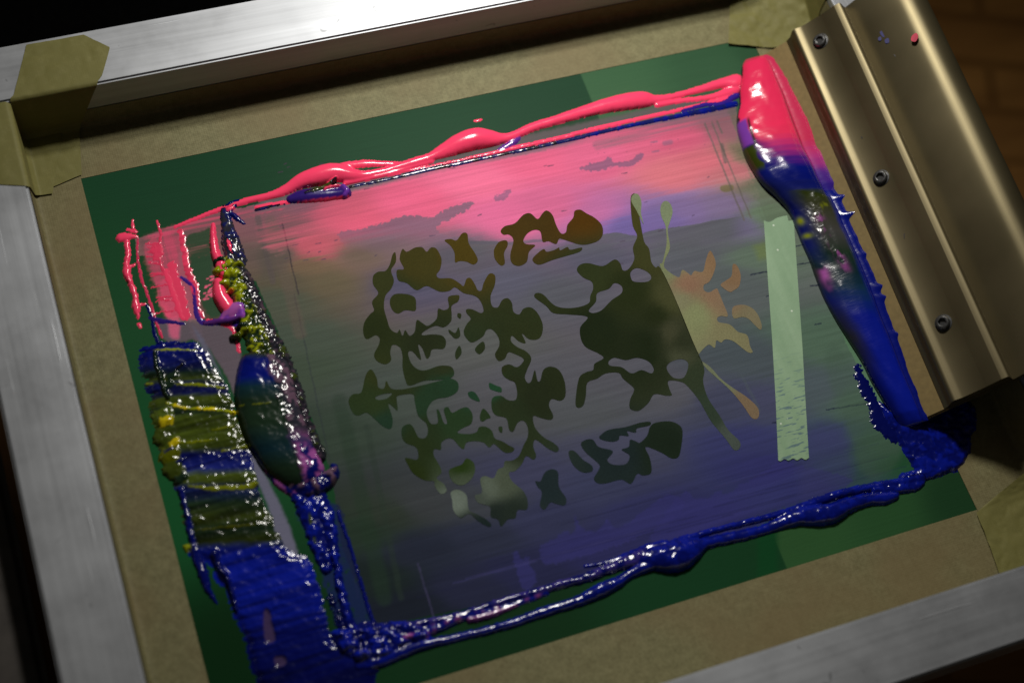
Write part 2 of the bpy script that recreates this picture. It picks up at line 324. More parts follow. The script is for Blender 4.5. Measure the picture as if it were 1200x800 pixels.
# film-level smears, left end ---------------------------------------------------------
paint([(160, 278), (200, 262), (262, 246), (262, 300), (255, 330), (262, 372), (242, 378), (215, 380), (190, 372), (178, 330), (165, 295)], (104, 66, 68), .55, 6, 2, 2)
pm = sst(-.55, .5, STY*.8+STX*.5)
paint([(170, 284), (212, 272), (222, 320), (236, 360), (238, 376), (192, 370), (180, 330)], (212, 66, 92), .8, 3, 2, 2, 0, True, pm)
paint([(165, 280), (205, 262), (262, 248), (330, 236), (330, 246), (262, 262), (205, 280)], (205, 64, 92), .75, 3, 1, 2, 0, True, sst(-.3, .4, STX))
paint([(217, 278), (235, 270), (250, 268), (250, 300), (252, 340), (262, 366), (248, 374), (236, 360), (226, 330), (218, 300)], (40, 66, 46), .9, 3, 2, 1)
paint([(215, 288), (245, 284), (246, 298), (218, 302)], (170, 66, 84), .6, 4, 3, 3, 0, True, sst(-.3, .5, STX))
paint([(186, 330), (205, 328), (212, 372), (192, 370)], (225, 66, 96), .8, 4, 2, 1)
paint([(206, 300), (216, 296), (226, 340), (240, 395), (225, 398), (214, 360)], (118, 86, 88), .8, 5, 1, 1)
paint([(186, 372), (240, 378), (272, 380), (284, 420), (278, 470), (262, 440), (235, 402), (195, 404)], (92, 74, 84), .9, 4, 2, 1)
paint([(196, 372), (212, 372), (212, 398), (196, 396)], (205, 74, 104), .7, 6, 2, 1)
paint([(224, 380), (240, 395), (262, 440), (274, 470), (285, 510), (305, 540), (335, 600), (352, 655), (330, 650), (310, 590), (290, 540), (268, 460), (235, 410)], (92, 86, 104), .95, 5, 1, 1)
paint([(346, 592), (398, 590), (414, 650), (440, 735), (402, 748), (384, 700), (366, 645)], (20, 26, 66), .8, 4, 3, 3, 0, True, sst(-.75, -.3, LUM+FIN*.4))
paint([(166, 288), (214, 272), (226, 318), (240, 372), (204, 376), (184, 350)], (176, 62, 84), .6, 8, 3, 3, 3.)
paint([(300, 262), (420, 232), (420, 262), (350, 292), (318, 300)], (205, 78, 98), .55, 10, 3, 3, 9., True, sst(-.5, .4, STX))
for k in range(34):
    x0 = 238+rng.random()*14; y0 = 322+rng.random()*30; fstroke([(x0, y0), (x0+2, y0-.5)], (225, 80, 110), .9, .8, .4, .4)
film = film*(1+STX[..., None]*.17*ins[..., None]+STX2[..., None]*.06*ins[..., None])
sat = (film[..., 0]/np.maximum(film[..., 1], 1e-4)-1.3).clip(0, 1)[..., None]; film = film*((1-sat)*np.array([.84, .92, .86])*.92+sat*np.array([.84, 1.10, 1.06]))
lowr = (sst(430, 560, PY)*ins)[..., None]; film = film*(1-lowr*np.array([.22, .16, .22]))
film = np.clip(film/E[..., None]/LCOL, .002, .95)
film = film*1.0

# --- thick ink: height (mm), colour, roughness, id
H = np.zeros(X.shape); CI = np.zeros(X.shape+(3,)); RG = np.zeros(X.shape); ID = np.zeros(X.shape, int)
def stroke(pts, col, id, rg=0., wa=.8, fa=.4, lump=.0, flat=False, over=False, smooth=True, mod=None):
    """pts: (px, py, half width px, height mm)"""
    P = cr(pts, 5, False) if smooth else np.array(pts, float); mw = P[:, 2].max(); b = box(P, mw+8)
    if b is None: return
    px = PX[b]+WX[b]*wa+FX[b]*fa; py = PY[b]+WY[b]*wa+FY[b]*fa; best = np.full(px.shape, -1e9); hh = np.zeros(px.shape)
    for i in range(len(P)-1):
        A, B = P[i], P[i+1]; ab = B[:2]-A[:2]; t = np.clip(((px-A[0])*ab[0]+(py-A[1])*ab[1])/max(ab@ab, 1e-9), 0, 1)
        d = np.hypot(px-A[0]-t*ab[0], py-A[1]-t*ab[1]); wd = A[2]+(B[2]-A[2])*t; ht = A[3]+(B[3]-A[3])*t; u = 1-(d/wd)
        better = u > best; best = np.where(better, u, best); hh = np.where(better, ht, hh)
    m = best > 0; r = 1-np.clip(best, 0, 1)
    prof = np.sqrt(np.clip(1-r*r, 0, 1)) if not flat else sst(0, .35, best)
    h = np.where(m, hh*prof*(1+LUM[b]*lump), 0)
    if mod is not None: h = h*mod[b]; m = m & (h > .02)
    put(b, h, m & (h > 0), col, id, rg, over)
def patch(poly, hgt, col, id, rg=0., soft=5., wa=1.5, fa=1., lump=.3, st=0., over=False, mod=None, dome=False):
    pts = cr(poly, 4); b = box(pts, 14); px = PX[b]+WX[b]*wa+FX[b]*fa+STX[b]*st; py = PY[b]+WY[b]*wa+FY[b]*fa
    i = inpoly(pts, px, py); d = np.where(i, pdist(pts, px, py), 0)
    pr_ = sst(0, soft, d) if not dome else np.sqrt(np.clip(1-(1-np.clip(d/soft, 0, 1))**2, 0, 1))
    h = hgt*pr_*(1+LUM[b]*lump)
    if mod is not None: h = h*mod[b]; i = i & (h > .02)
    put(b, h, i & (h > 0), col, id, rg, over)
def put(b, h, m, col, id, rg, over):
    if over: w_ = m
    else: w_ = m & (h > H[b])
    c = col(PX[b], PY[b], b) if callable(col) else np.broadcast_to(col, h.shape+(3,))
    if over: H[b] = np.where(w_, np.maximum(h+H[b]*.8, h), H[b])
    else: H[b] = np.where(w_, h, H[b])
    CI[b] = np.where(w_[..., None], c, CI[b]); RG[b] = np.where(w_, rg, RG[b]); ID[b] = np.where(w_, id, ID[b])
def streakcol(stops, slope=.0, amp=6., patchy=0.):
    """colour by photo row, wavering along the squeegee direction"""
    ys = np.array([s[0] for s in stops], float); cs = np.array([s[1] for s in stops])
    def f(px, py, b):
        v = py+slope*px+STX[b]*amp+WY[b]*2+LUM[b]*patchy; return np.stack([np.interp(v, ys, cs[:, k]) for k in range(3)], -1)
    return f
def smooth(a, n=1):
    for _ in range(n): a = (np.roll(a, 1, 0)+np.roll(a, -1, 0)+np.roll(a, 1, 1)+np.roll(a, -1, 1)+a*2)/6
    return a
def mixcol(c1, c2, fld, lo=-.15, hi=.15):
    def f(px, py, b):
        t = sst(lo, hi, fld[b])[..., None]; a = c1(px, py, b) if callable(c1) else c1; d = c2(px, py, b) if callable(c2) else c2; return a*(1-t)+d*t
    return f
# 1 pink ridge
stroke([(205, 266, 1.52, 0.34), (240, 252, 2.09, 0.51), (262, 244, 2.66, 0.77), (290, 235, 3.42, 1.02), (318, 229, 4.37, 1.36), (336, 222, 5.88, 2.04), (352, 213, 8.40, 3.57), (372, 207, 10.92, 4.67), (392, 203, 10.92, 4.67), (410, 205, 7.98, 3.40), (428, 205, 4.75, 1.70), (455, 199, 3.80, 1.19), (485, 190, 4.75, 1.53), (505, 184, 5.04, 1.87),
        (520, 177, 7.98, 2.89), (538, 169, 11.34, 4.59), (556, 163.5, 12.18, 5.27), (572, 163, 10.08, 4.25), (586, 163, 6.30, 2.55), (600, 160, 5.04, 2.04), (625, 149, 5.04, 1.87), (655, 140, 5.46, 2.12), (685, 131, 6.72, 2.55), (712, 124, 8.40, 3.40), (738, 119, 9.66, 3.91), (755, 117.5, 8.82, 3.57), (768, 117, 5.04, 1.70), (790, 113, 3.42, 1.10),
        (820, 105, 3.80, 1.19), (845, 98, 5.46, 2.04), (862, 97, 9.24, 3.40)], PINK, 1, .01, .5, .12)
stroke([(400, 195, 3.80, 1.02), (425, 192, 4.27, 1.10), (450, 192, 2.85, 0.77), (470, 192, 1.90, 0.51)], PINK, 1, 0, .5, .1)
stroke([(405, 214, 3.32, 1.19), (440, 207, 2.85, 0.94), (480, 196, 2.85, 0.85), (505, 188, 3.80, 1.02)], PINK, 1, 0, .4, .1)
stroke([(770, 123, 3, 1.), (800, 118, 2.47, 0.68), (830, 114.5, 2.85, 0.77), (850, 109, 4.75, 1.36), (864, 103, 6.72, 2.21)], PINK, 1, 0, .5, .1)
stroke([(300, 243, 1.52, 0.42), (330, 238, 1.90, 0.42), (345, 236, 1.90, 0.42)], PINK, 1, .05, .5, .4)
stroke([(420, 213, 0.95, 0.30), (500, 196, 1.04, 0.34), (560, 183, 1.33, 0.42), (605, 173, 2.09, 0.51), (650, 163, 1.90, 0.47), (700, 150.5, 2.18, 0.51), (760, 137, 1.90, 0.42), (810, 126, 1.90, 0.42), (845, 118, 3.23, 0.68), (862, 112, 3.80, 0.85)], PINK, 1, .05, .5, .5, .4)
stroke([(585, 176, 1.90, 0.34), (600, 168, 3.80, 1.27), (607, 162, 3, 1.)], PURP*.5+BLUE*.2, 1, .05, .6, .6)
dk = mixcol(NAVY, BLK, LUM)
stroke([(410, 219, 1.14, 0.30), (450, 211, 1.42, 0.34), (500, 199.5, 2.09, 0.42), (560, 187, 1.90, 0.42), (600, 178.5, 1.80, 0.42), (650, 168, 1.71, 0.42), (690, 158.5, 2.18, 0.51)], dk, 2, .12, .5, .5, .4)
stroke([(690, 158.5, 2.09, 0.51), (740, 147, 2.18, 0.51), (790, 137, 2.47, 0.59), (830, 129, 2.85, 0.68), (862, 122, 3.04, 0.77)], mixcol(NAVY, BLUE*.6, LUM), 2, .06, .5, .4, .4)
stroke([(800, 130, 1.52, 0.42), (826, 123, 2.47, 0.59), (846, 121, 2.85, 0.68), (862, 112, 4.27, 1.19)], BLUE*.5+PURP*.15, 2, .1, .6, .6)
stroke([(300, 246, 1.14, 0.26), (320, 241, 1.33, 0.26), (338, 237, 1.33, 0.26)], dk, 2, .12, .6, .7)
# 3 blue and purple curl
stroke([(341, 233.5, 5, 1.8), (356, 230, 7.5, 2.6), (375, 229, 7.5, 2.6), (395, 227, 6.5, 2.4), (405, 226, 6.5, 2.6)], mixcol(BLUE*.35+PURP*.08, PINK*.8, PY-235.0-0*PX, 0, 3) if False else (lambda px, py, b: np.where((py-(237.5-(px-350)*.12) > 0)[..., None], PINKD, BLUE*.28+PURP*.12)), 3, .03, .5, .3)
stroke([(358, 229, 2.5, 2.9), (368, 226, 4, 3.0), (382, 220, 2.5, 3.2), (394, 212, 1.5, 5.)], lambda px, py, b: np.where((LUM[b] > .1)[..., None], OLV, BLK), 3, .6, 1, 1)
stroke([(380, 224, 2, 3), (390, 220.5, 2.2, 3.2), (398, 219, 1.5, 3)], PINK*.8, 3, .1, 1, 1)
stroke([(402, 220, 3.5, 3), (406, 225, 4, 3.2), (404, 230, 3.5, 2.8)], PURP*.6+BLUE*.2, 3, .05, .5, .3)
# 4 pink spatter left, 5 pink wedge
stroke([(141, 279, 5, 1.2), (150, 278, 4, 1.), (160, 277, 1.2, .4)], PINK, 4, .05, 1, .8)
stroke([(155, 258, .9, .3), (156, 268, 1.4, .4), (159, 272, 1.2, .4), (149, 269, 1.2, .3)], PINK, 4, .05, .8, .8)
stroke([(149, 285, 2.6, .9), (150, 298, 3, 1), (148.5, 312, 3.4, 1.2), (151, 325, 4.4, 1.5), (155, 336, 3, 1.1), (158, 348, 3, 1.1), (159, 360, 4, 1.3), (163, 371, 2, .8)], PINK, 4, .05, 2, 1.2, .3)
stroke([(152, 313, 1.5, .5), (158, 310, .9, .3)], PINK, 4, 0, .5, .5); stroke([(158, 358, 1.5, .6), (170, 356, 1, .3)], PINK, 4, 0, .5, .5); stroke([(163, 380, 1.8, .5), (165, 383, 1.5, .4)], PINK, 4, 0, .5, .5)
# 6 translucent pink streaked smear: relief lines
stroke([(161, 279, 1.0, .3), (161, 300, 1., .3), (166, 325, 1.4, .4), (173, 345, 1.3, .4), (180, 368, 1.2, .4), (190, 395, 1.2, .4)], PINKD, 6, .25, .8, 1)
stroke([(184, 258, 1., .3), (188, 275, 1.2, .4), (186, 300, 1.2, .4), (192, 318, 1.6, .6)], PINK*.8, 6, .2, 1, 1.2)
for y0 in (283, 287, 293, 299, 307, 318, 322, 334, 347, 352, 365):
    a_, b_ = rng.random(2); stroke([(168+a_*8+(y0-283)*.14, y0+4*b_, .5, .2), (180+a_*4+(y0-283)*.16, y0-1+rng.random()*4, .6+a_*.8, .35), (184+9*b_+(y0-283)*.2, y0-3+5*a_, .4, .2)], PINK*.8, 6, .1, 2.5, 1.6)
patch([(176, 292), (190, 288), (192, 300), (180, 306)], .5, PINK*.85, 6, .2, 4, 2, 3, .5, mod=sst(-.3, .2, LUM))
stroke([(194, 318, 2.6, .7), (200, 335, 2.8, .8), (206, 352, 2.8, .8), (213, 372, 2, .6)], PINK, 6, .08, .8, 1.6, .2)
patch([(196, 312), (206, 308), (212, 330), (219, 352), (222, 372), (212, 374), (203, 350)], .35, PINK*.9, 6, .02, 9, 2, 2, .3, 4.)
stroke([(212, 272, 3.5, .6), (215, 290, 3, .6), (219, 312, 3.5, .8), (226, 330, 4, .9), (230, 345, 3.5, .8), (232, 358, 2, .6), (238, 372, 2, .5)], mixcol(PINK, PINK*.7, STX), 6, .03, 1.4, 2.6, .6, True)
stroke([(212, 325, 1.5, .5), (226, 335, 2, .9), (229, 352, 2.4, .9), (231, 368, 3, .9), (238, 378, 2.4, .8), (262, 379, 1.8, .6), (280, 381, 1.8, .5)], BLUE*.4+PURP*.2, 6, .06, .6, .6)
stroke([(176, 372, 1.8, .6), (188, 376, 3, .9), (200, 377, 1.8, .6), (216, 380, 1.2, .3)], BLUE*.3+PURP*.1, 6, .05, .8, .8)
stroke([(172, 358, 1.6, .5), (178, 372, 1.6, .5), (181, 390, 2, .6), (187, 405, 2, .6)], BLUE*.25, 6, .2, .6, .6)
stroke([(243, 375, 1.6, .4), (270, 383, 2, .5), (276, 395, 1.8, .4), (280, 412, 1.8, .4)], PINK*.8, 6, .1, .8, .8)
H = np.where(ID == 6, smooth(smooth(H, 3)*.2, 1), H)
# 7 yellow green crusted spine
crust = lambda px, py, b: np.where((LUM[b]+FIN[b]*.5 > .12)[..., None], YG, np.where((FIN[b] > .15)[..., None], OLV, DGR))
crustd = lambda px, py, b: np.where((LUM[b]+FIN[b]*.4 > .42)[..., None], OLV, np.where((FIN[b] > .3)[..., None], MAUV*.5, BLK*1.4))
stroke([(262, 244, 3, .6), (266, 262, 7, 1.), (270, 282, 10, 1.6), (277, 305, 12, 2)], lambda px, py, b: np.where((FIN[b]+LUM[b] > .3)[..., None], NAVY, BLK*2), 7, .5, 1.5, 1.5, .6, True)
stroke([(272, 310, 12, 2.2), (280, 330, 15, 3), (290, 352, 16, 3.4), (298, 375, 17, 3.4), (305, 398, 17, 3.4), (314, 416, 20, 3.5)], mixcol(crust, crustd, sst(0, 1, (PX-(268+(PY-310)*.42))/16), .35, .75), 7, .4, 2, 2.4, .6)
stroke([(276, 290, 3, 1), (285, 320, 5, 1.6), (296, 350, 7, 2.2), (312, 385, 9, 2.6), (325, 412, 10, 3), (340, 440, 9, 3), (352, 475, 7, 3), (362, 505, 7, 3), (374, 535, 8, 3)], crustd, 7, .45, 2, 2.4, .7)
stroke([(262, 246, 1.5, .6), (268, 240, 2, .9), (280, 236, 1.6, .7), (270, 248, 2.5, 1), (278, 256, 2.5, .9), (286, 262, 1.2, .5)], BLUE*.3, 7, .1, 1, 1)
stroke([(268, 246, 3, 1.4), (273, 244, 2.2, 1.2)], PINK, 7, 0, .6, .6)
# pink wedge + purple lump
stroke([(250, 264, 2.2, 1.3), (250, 280, 4.2, 2.2), (253, 298, 5.5, 2.6), (260, 314, 7, 3), (262, 322, 5, 2.8)], PINK, 8, .02, .8, .4)
stroke([(256, 332, 6, 3.2), (258, 345, 8.5, 3.8), (264, 357, 9, 3.8), (270, 364, 8, 3.8)], PINK, 8, .02, .7, .3)
stroke([(266, 282, 2, 1.8), (270, 290, 4, 2.6), (272, 298, 2, 2)], PINK, 8, .1, 1, 1)
stroke([(262, 374, 5, 2.2), (272, 367, 9, 4.2), (281, 362, 7, 4.4), (284, 372, 6, 4)], mixcol(PURP, MAG, LUM), 8, .02, .8, .3, over=False)
stroke([(240, 379, 2, .7), (255, 377, 3.4, 1.6), (268, 377, 4, 3), (282, 374, 3, 3.6)], PURP*.4, 8, .03, .6, .4)
for (x, y, ww, cc) in [(258, 318, 7, YG), (268, 322, 7, YG), (278, 312, 4, YG*.8), (262, 334, 5, YG), (276, 340, 5, YG*.7), (256, 306, 4, DGR), (270, 344, 3, np.array([.6, .22, .01])), (284, 384, 5, DGR), (286, 390, 5, YG*.5), (276, 396, 5, OLV)]:
    stroke([(x-4, y+1, ww*.6, 3.6), (x+3, y-1, ww, 4.2)], cc, 7, .5, 2, 2, .6)
# 9 left column
colA = streakcol([(398, MAUV*.5+NAVY), (404, BLUE*.35), (425, BLUE*.28), (438, NAVY*.8), (447, DGR), (454, OLV), (460, NAVY*.7), (470, NAVY*.8), (476, OLV*1.2), (482, OLV), (492, DGR), (500, OLV*1.3), (510, OLV*.8), (520, OLV*1.5), (535, OLV*.9), (542, BLUE*.25), (560, NAVY*1.8), (568, OLV*1.6), (576, OLV), (582, NAVY), (600, DGR*1.2), (618, OLV*.8), (632, DGR), (646, OLV*.5), (656, BLUE*.5), (690, BLUE*.8), (730, BLUE*.65), (755, BLUE*.4), (800, BLUE*.2)], .04, 3.)  # last blues darken towards the near end: dimming light painted in
PATCHA = [(165, 412), (176, 404), (200, 401), (234, 404), (252, 432), (268, 460), (278, 490), (288, 518), (297, 540), (303, 575), (320, 612), (338, 645), (362, 652), (372, 680), (380, 715), (388, 745), (400, 752), (430, 752), (446, 770), (440, 800), (440, 840), (330, 850), (310, 830), (300, 800), (291, 765), (282, 738), (272, 716), (265, 694), (252, 676), (246, 660),
          (224, 655), (222, 630), (212, 594), (206, 566), (194, 548), (186, 518), (180, 492), (176, 470), (167, 434)]
patch(PATCHA, 1.5, colA, 9, .10, 12, 3, 2.2, .25, 5.)
b9 = (ID == 9); CI = np.where(b9[..., None], CI*(.75+.9*np.clip(STX+.2, -.4, .7))[..., None], CI); rows = sst(.0, .5, fbm(X, Y, 18, 30, 201)+.3)
RG = np.where(b9, np.where(PY < 655, .08+.5*np.clip(LUM-.05, 0, 1)*rows, 0.02+.3*(np.abs((PX-(318+(PY-640)*.12))) < 7)*(LUM > 0)), RG)
H = np.where(b9 & (PY < 655), H+.16*FIN*(LUM > -.1)+.30*STX, H)
H = np.where(b9 & (PY >= 655), H+.02*STX, H)
for pts, cc, hh in [([(180, 411.5, 1.2), (200, 411, 2.2), (232, 411.5, 1.0)], YG, 2.9), ([(206, 451, 2), (235, 452, 3), (262, 455, 1.5)], YG*.7, 2.8), ([(196, 474, 2.5), (220, 479, 2.5), (248, 480, 3.5), (275, 484, 2)], mixcol(YG, YEL, LUM), 3.0), ([(172, 451, 1.5), (180, 450, 1.5)], YG, 2.5),
                    ([(205, 518, 2), (225, 519, 3), (250, 516, 1.5)], YG*.55, 3), ([(222, 571, 2.5), (250, 573, 4.5), (290, 571, 5), (300, 566, 2)], YG*.55, 2.9), ([(250, 505, 1.5), (272, 500, 2)], YG*.5, 3), ([(260, 530, 2), (288, 524, 2.5)], YG*.5, 3.), ([(230, 622, 1.5), (270, 618, 3), (300, 616, 1.5)], YG*.2, 2.8)]:
    stroke([(p[0], p[1], p[2]*.9, hh*.62) for p in pts], cc, 9, .2, 1.4, 1.2, .3)
for (x, y, ww, hh, cc) in [(192, 488, 13, 3.0, OLV*1.8), (190, 512, 11, 2.8, OLV), (200, 532, 13, 3, YG*.3), (204, 550, 13, 3, OLV), (212, 560, 8, 3.5, DGR), (194, 493, 8, 3.6, YEL*.7), (204, 519, 5.5, 3.7, YEL*.7), (197, 527, 4, 3.5, BLUE*.2), (212, 540, 5, 3.4, BLUE*.25), (203, 440, 6, 3.4, DGR), (196, 452, 7, 3.6, DGR), (211, 430, 3, 3.4, BLK), (222, 641, 4, 2, YG*.7)]:
    stroke([(x-3, y+2, ww*.8, hh*.62), (x+3, y-1, ww, hh*.72)], cc, 9, .3, 3.5, 2.4, .5)
stroke([(181, 414, 2.5, 2.8), (185, 430, 3, 3), (190, 448, 3, 3), (196, 468, 3, 3)], DGR, 9, 1., 1, 1.5, .6)
stroke([(227, 640, 5, 1.6), (232, 655, 6, 1.8), (238, 672, 6, 1.8), (243, 688, 4.5, 1.4), (249, 700, 2.5, .8), (254, 706, 1, .4)], BLUE*.35, 9, .6, 1.5, 1.5, .4)
stroke([(212, 575, 4, 1.8), (220, 605, 4, 1.8), (226, 635, 4, 1.8)], BLUE*.35, 9, .4, 1.5, 1.5, .4)
stroke([(252, 650, 6, 3), (257, 665, 5, 3), (266, 678, 4, 2.8), (272, 695, 3.5, 2.6), (277, 715, 3, 2.4)], BLUE*.3, 9, .7, 1, 1.2, .5)
patch([(308, 718), (314, 714), (320, 730), (323, 752), (312, 752)], .3, MAUV*.25+NAVY, 9, .02, 3, .6, .4, .1, over=False)
for pc in ([(309, 718), (315, 716), (320, 735), (322, 750), (311, 750)], [(322, 770), (332, 769), (336, 776), (330, 781), (323, 780)]):
    bb = box(pc, 6); inn = inpoly(cr(pc, 4), PX[bb]+WX[bb], PY[bb]+WY[bb]); H[bb] = np.where(inn, H[bb]*.35, H[bb]); CI[bb] = np.where(inn[..., None], MAUV*.35+NAVY*.6, CI[bb])
# 10 the glossy lobe
def colB(px, py, b):
    v = py+STX[b]*2; u = (px-(276+(py-420)*.30))/64
    stops = [(410, MAUV*.35), (418, OLV*.5), (426, BLUE*.35), (445, BLUE*.5), (458, TEAL*.9), (474, DGR), (500, DGR*1.2), (530, TEAL*.7), (552, DGR), (575, DGR*.7)]
    ys = [s[0] for s in stops]; c = np.stack([np.interp(v, ys, [s[1][k] for s in stops]) for k in range(3)], -1)
    t = sst(.50, .64, u+LUM[b]*.12)[..., None]; c2 = np.where((LUM[b] > .0)[..., None], MAUV*.75, BLK*2)
    lowp = sst(500, 535, py)[..., None]; c2 = c2*(1-lowp)+mixcol(MAG*.8, BLUE*.3, LUM)(px, py, b)*lowp
    return c*(1-t)+c2*t
patch([(283, 419), (300, 413), (325, 415), (338, 425), (346, 447), (353, 475), (362, 503), (372, 531), (380, 550), (372, 568), (353, 575), (331, 568), (312, 553), (298, 533), (287, 514), (280, 492), (275, 469), (276, 447)], 6.5, colB, 10, .02, 26, .8, .3, .06, dome=True, over=False)
g10 = (ID == 10); u10 = (PX-(276+(PY-420)*.30))/64; RG = np.where(g10 & (u10 > .52), .5, RG); H = np.where(g10, H+.5*sst(.5, .6, u10)*LUM, H)
stroke([(281, 479, 1.3, 4.5), (300, 479, 2, 6.6), (318, 477, 1.3, 6.9)], YG*.5, 10, .05, .4, .4)
stroke([(313, 552, 3, 1), (325, 565, 4, 1.4), (340, 574, 5, 1.6), (352, 577, 5, 1.6)], mixcol(MAG*.6, BLUE*.3, LUM), 11, .2, 1.5, 1.4)
# 11 beaded blue column
bd = mixcol(BLUE*.35, BLUE*.75, LUM)
stroke([(345, 568, 8, 3), (362, 572, 12, 4.5), (378, 566, 11, 4.6), (390, 556, 8, 4.4), (391, 549, 6, 4)], mixcol(BLUE*.3, MAUV*.8, LUM, .1, .3), 11, .25, 1.5, 1, .4)
stroke([(350, 580, 9, 2), (365, 610, 11, 2.2), (374, 640, 10, 2.2), (382, 665, 7, 2)], bd, 11, .45, 2, 2.0, .8)
stroke([(372, 585, 12, 2), (385, 615, 9, 2), (392, 650, 5, 2), (400, 690, 5.5, 2), (410, 730, 6, 2.2), (418, 745, 7, 2.4)], bd, 11, .45, 2, 1.8, .8)
stroke([(396, 600, 2, .6), (410, 640, 1.6, .5), (422, 680, 1.6, .5), (434, 720, 2, .7), (440, 735, 2.4, 1)], BLUE*.4, 11, .3, 1, 1.2)
stroke([(386, 700, 4, .8), (394, 715, 5, .9), (400, 735, 4, .9)], BLUE*.2, 11, .6, 2, 2.5, .8, mod=sst(-.2, .1, FIN))
stroke([(362, 600, 3.5, 2.4), (366, 622, 2.5, 2.3), (370, 640, 2, 2)], YG*.12+DGR, 11, .1, .6, .6)
# 12 corner lump and blue ridge along the near edge
patch([(388, 742), (410, 735), (428, 728), (450, 730), (475, 728), (500, 735), (505, 748), (480, 758), (455, 772), (430, 782), (400, 770)], 3.2, mixcol(BLUE*.3, BLUE*.8, LUM), 12, .35, 8, 2, 1.6, .9)
R12 = mixcol(BLUE*.38, BLUE*.62, LUM)
stroke([(445, 738, 5, 1.8), (483, 733, 5, 2), (533, 722, 4, 1.6), (600, 701, 4, 1.5), (650, 687, 4.6, 1.7), (687, 676, 5.5, 2.2), (720, 664, 6, 2.2), (755, 651, 10, 3)], mixcol(BLUE*.3, BLUE*.45+MAUV*.2, LUM), 12, .06, .8, .8, .4)
stroke([(480, 745, 6, 2), (510, 736, 6, 2), (545, 722, 5, 1.8), (590, 712, 3.5, 1.2), (640, 695, 3, 1)], mixcol(BLUE*.5, MAG*.5, LUM, .0, .5), 12, .08, 1, .8, .4)
stroke([(550, 726, 3, 2), (575, 720, 3.4, 2), (605, 709, 2, 1.2)], MAG*.45+PURP*.15, 12, .05, 1, 1)
stroke([(470, 748, 2.5, 3), (490, 744, 3, 3), (500, 746, 2, 2.4)], MAG, 12, .2, 1, 1)
stroke([(420, 780, 6, 2), (450, 772, 8, 2.4), (493, 756, 6, 2.4), (533, 747, 4.5, 1.8), (590, 733, 5, 2), (633, 718, 5.6, 2.1), (677, 704, 6.2, 2.5), (705, 691, 8.5, 3.2), (722, 683, 7, 2.8), (740, 672, 5.5, 2.4), (760, 662, 8, 3.4)], R12, 12, .05, .8, .4, .15)
stroke([(686, 663, 1.6, .6), (710, 659, 2.2, .8), (735, 650, 3, 1.), (760, 643, 6, 1.8), (780, 640, 8, 3)], R12, 12, .08, .6, .6)
stroke([(752, 655, 9, 3), (772, 654, 15, 5.4), (792, 652, 18, 6.2), (808, 646, 14, 5), (828, 636, 7, 2.6), (866, 628, 6.5, 2.2), (900, 619, 6, 2), (930, 607, 9.5, 3.6), (955, 604, 12, 4.8), (975, 601, 12, 4.8), (993, 592, 9, 3.6), (1017, 585, 7.5, 3), (1035, 584, 7, 2.6), (1049, 581, 5, 2)], R12, 12, .04, 1, .4, .12)
stroke([(790, 637, 6, 2), (820, 626, 3.4, 1.2), (867, 614, 3.4, 1.2), (920, 600, 3.8, 1.4), (955, 588, 4.5, 1.7), (990, 577, 5, 1.9), (1020, 571, 5, 2), (1050, 567, 6.5, 2.2), (1078, 560, 7, 2.4)], R12, 12, .08, .8, .7, .35)
stroke([(1025, 575, 5, 2), (1050, 572, 6, 2.2), (1070, 570, 6, 2), (1080, 562, 5, 1.6)], R12, 12, .3, 1.5, 1, .4)
# 13 puddle at the squeegee end
patch([(1030, 470), (1045, 480), (1060, 470), (1100, 462), (1138, 470), (1146, 498), (1140, 512), (1138, 530), (1128, 547), (1108, 556), (1088, 562), (1074, 560), (1068, 545), (1056, 525), (1046, 508), (1036, 492)], 2.2, mixcol(BLUE*.3, BLUE*.6, LUM), 13, .4, 6, 2, 1.6, .35)
stroke([(1004, 430, 2.5, .3), (1010, 447, 5, .5), (1018, 462, 6, .6), (1026, 478, 7, .7), (1030, 492, 8, .7), (1046, 510, 8, .8)], BLUE*.22, 13, .08, 2.5, 3.5, .2)
stroke([(1128, 534, 1.4, .5), (1140, 530, 1.6, .5), (1150, 528, .8, .3)], NAVY, 13, .1, .4, .5)
stroke([(1060, 560, 6, 1.8), (1085, 555, 7, 2.2), (1110, 548, 6, 2)], BLUE*.6, 13, .5, 1.5, 1, .5)
# 14 ink bead on the mesh at the left lip of the squeegee
# small splashes
stroke([(556, 142, .6, .3), (561, 141.5, 1.4, .4), (564, 140.6, .8, .3)], PINK, 1, 0, .2, .2)
H = np.where(ID > 0, np.maximum(H, 0), 0)
NAMES = {1: ('ink_ridge', 'glossy pink ink ridge with fat beads along the far edge of the print film', 'ink'),
         2: ('ink_line', 'thin dark navy ink line running just below the pink ridge', 'ink'),
         3: ('ink_curl', 'short blue and purple ink curl tucked under the leftmost pink bead', 'ink'),
         4: ('ink_spatter', 'broken pink ink squiggle lying on green emulsion nearest the left tape', 'ink'),
         6: ('ink_smear', 'thin streaked pink ink smear in the top left corner of the print area', 'ink'),
         7: ('ink_crust', 'crusted yellow green and black ink strip running down the left of the film', 'ink'),
         8: ('ink_dab', 'pink ink dab turning purple at its foot, beside the yellow green crust', 'ink'),
         9: ('ink_slab', 'broad slab of wet ink striped blue and yellow green, bright blue at its near end', 'ink'),
         10: ('ink_roll', 'dark green glossy oval ink lump with blue top and mauve side', 'ink'),
         11: ('ink_trail', 'beaded blue ink trail running from the dark oval lump to the near corner', 'ink'),
         12: ('ink_ridge', 'glossy blue ink ridge with beads along the near edge of the print film', 'ink'),
         13: ('ink_puddle', 'rough blue ink puddle below the near end of the squeegee', 'ink')}
ny, nx = X.shape; IDX = np.arange(nx*ny).reshape(ny, nx)
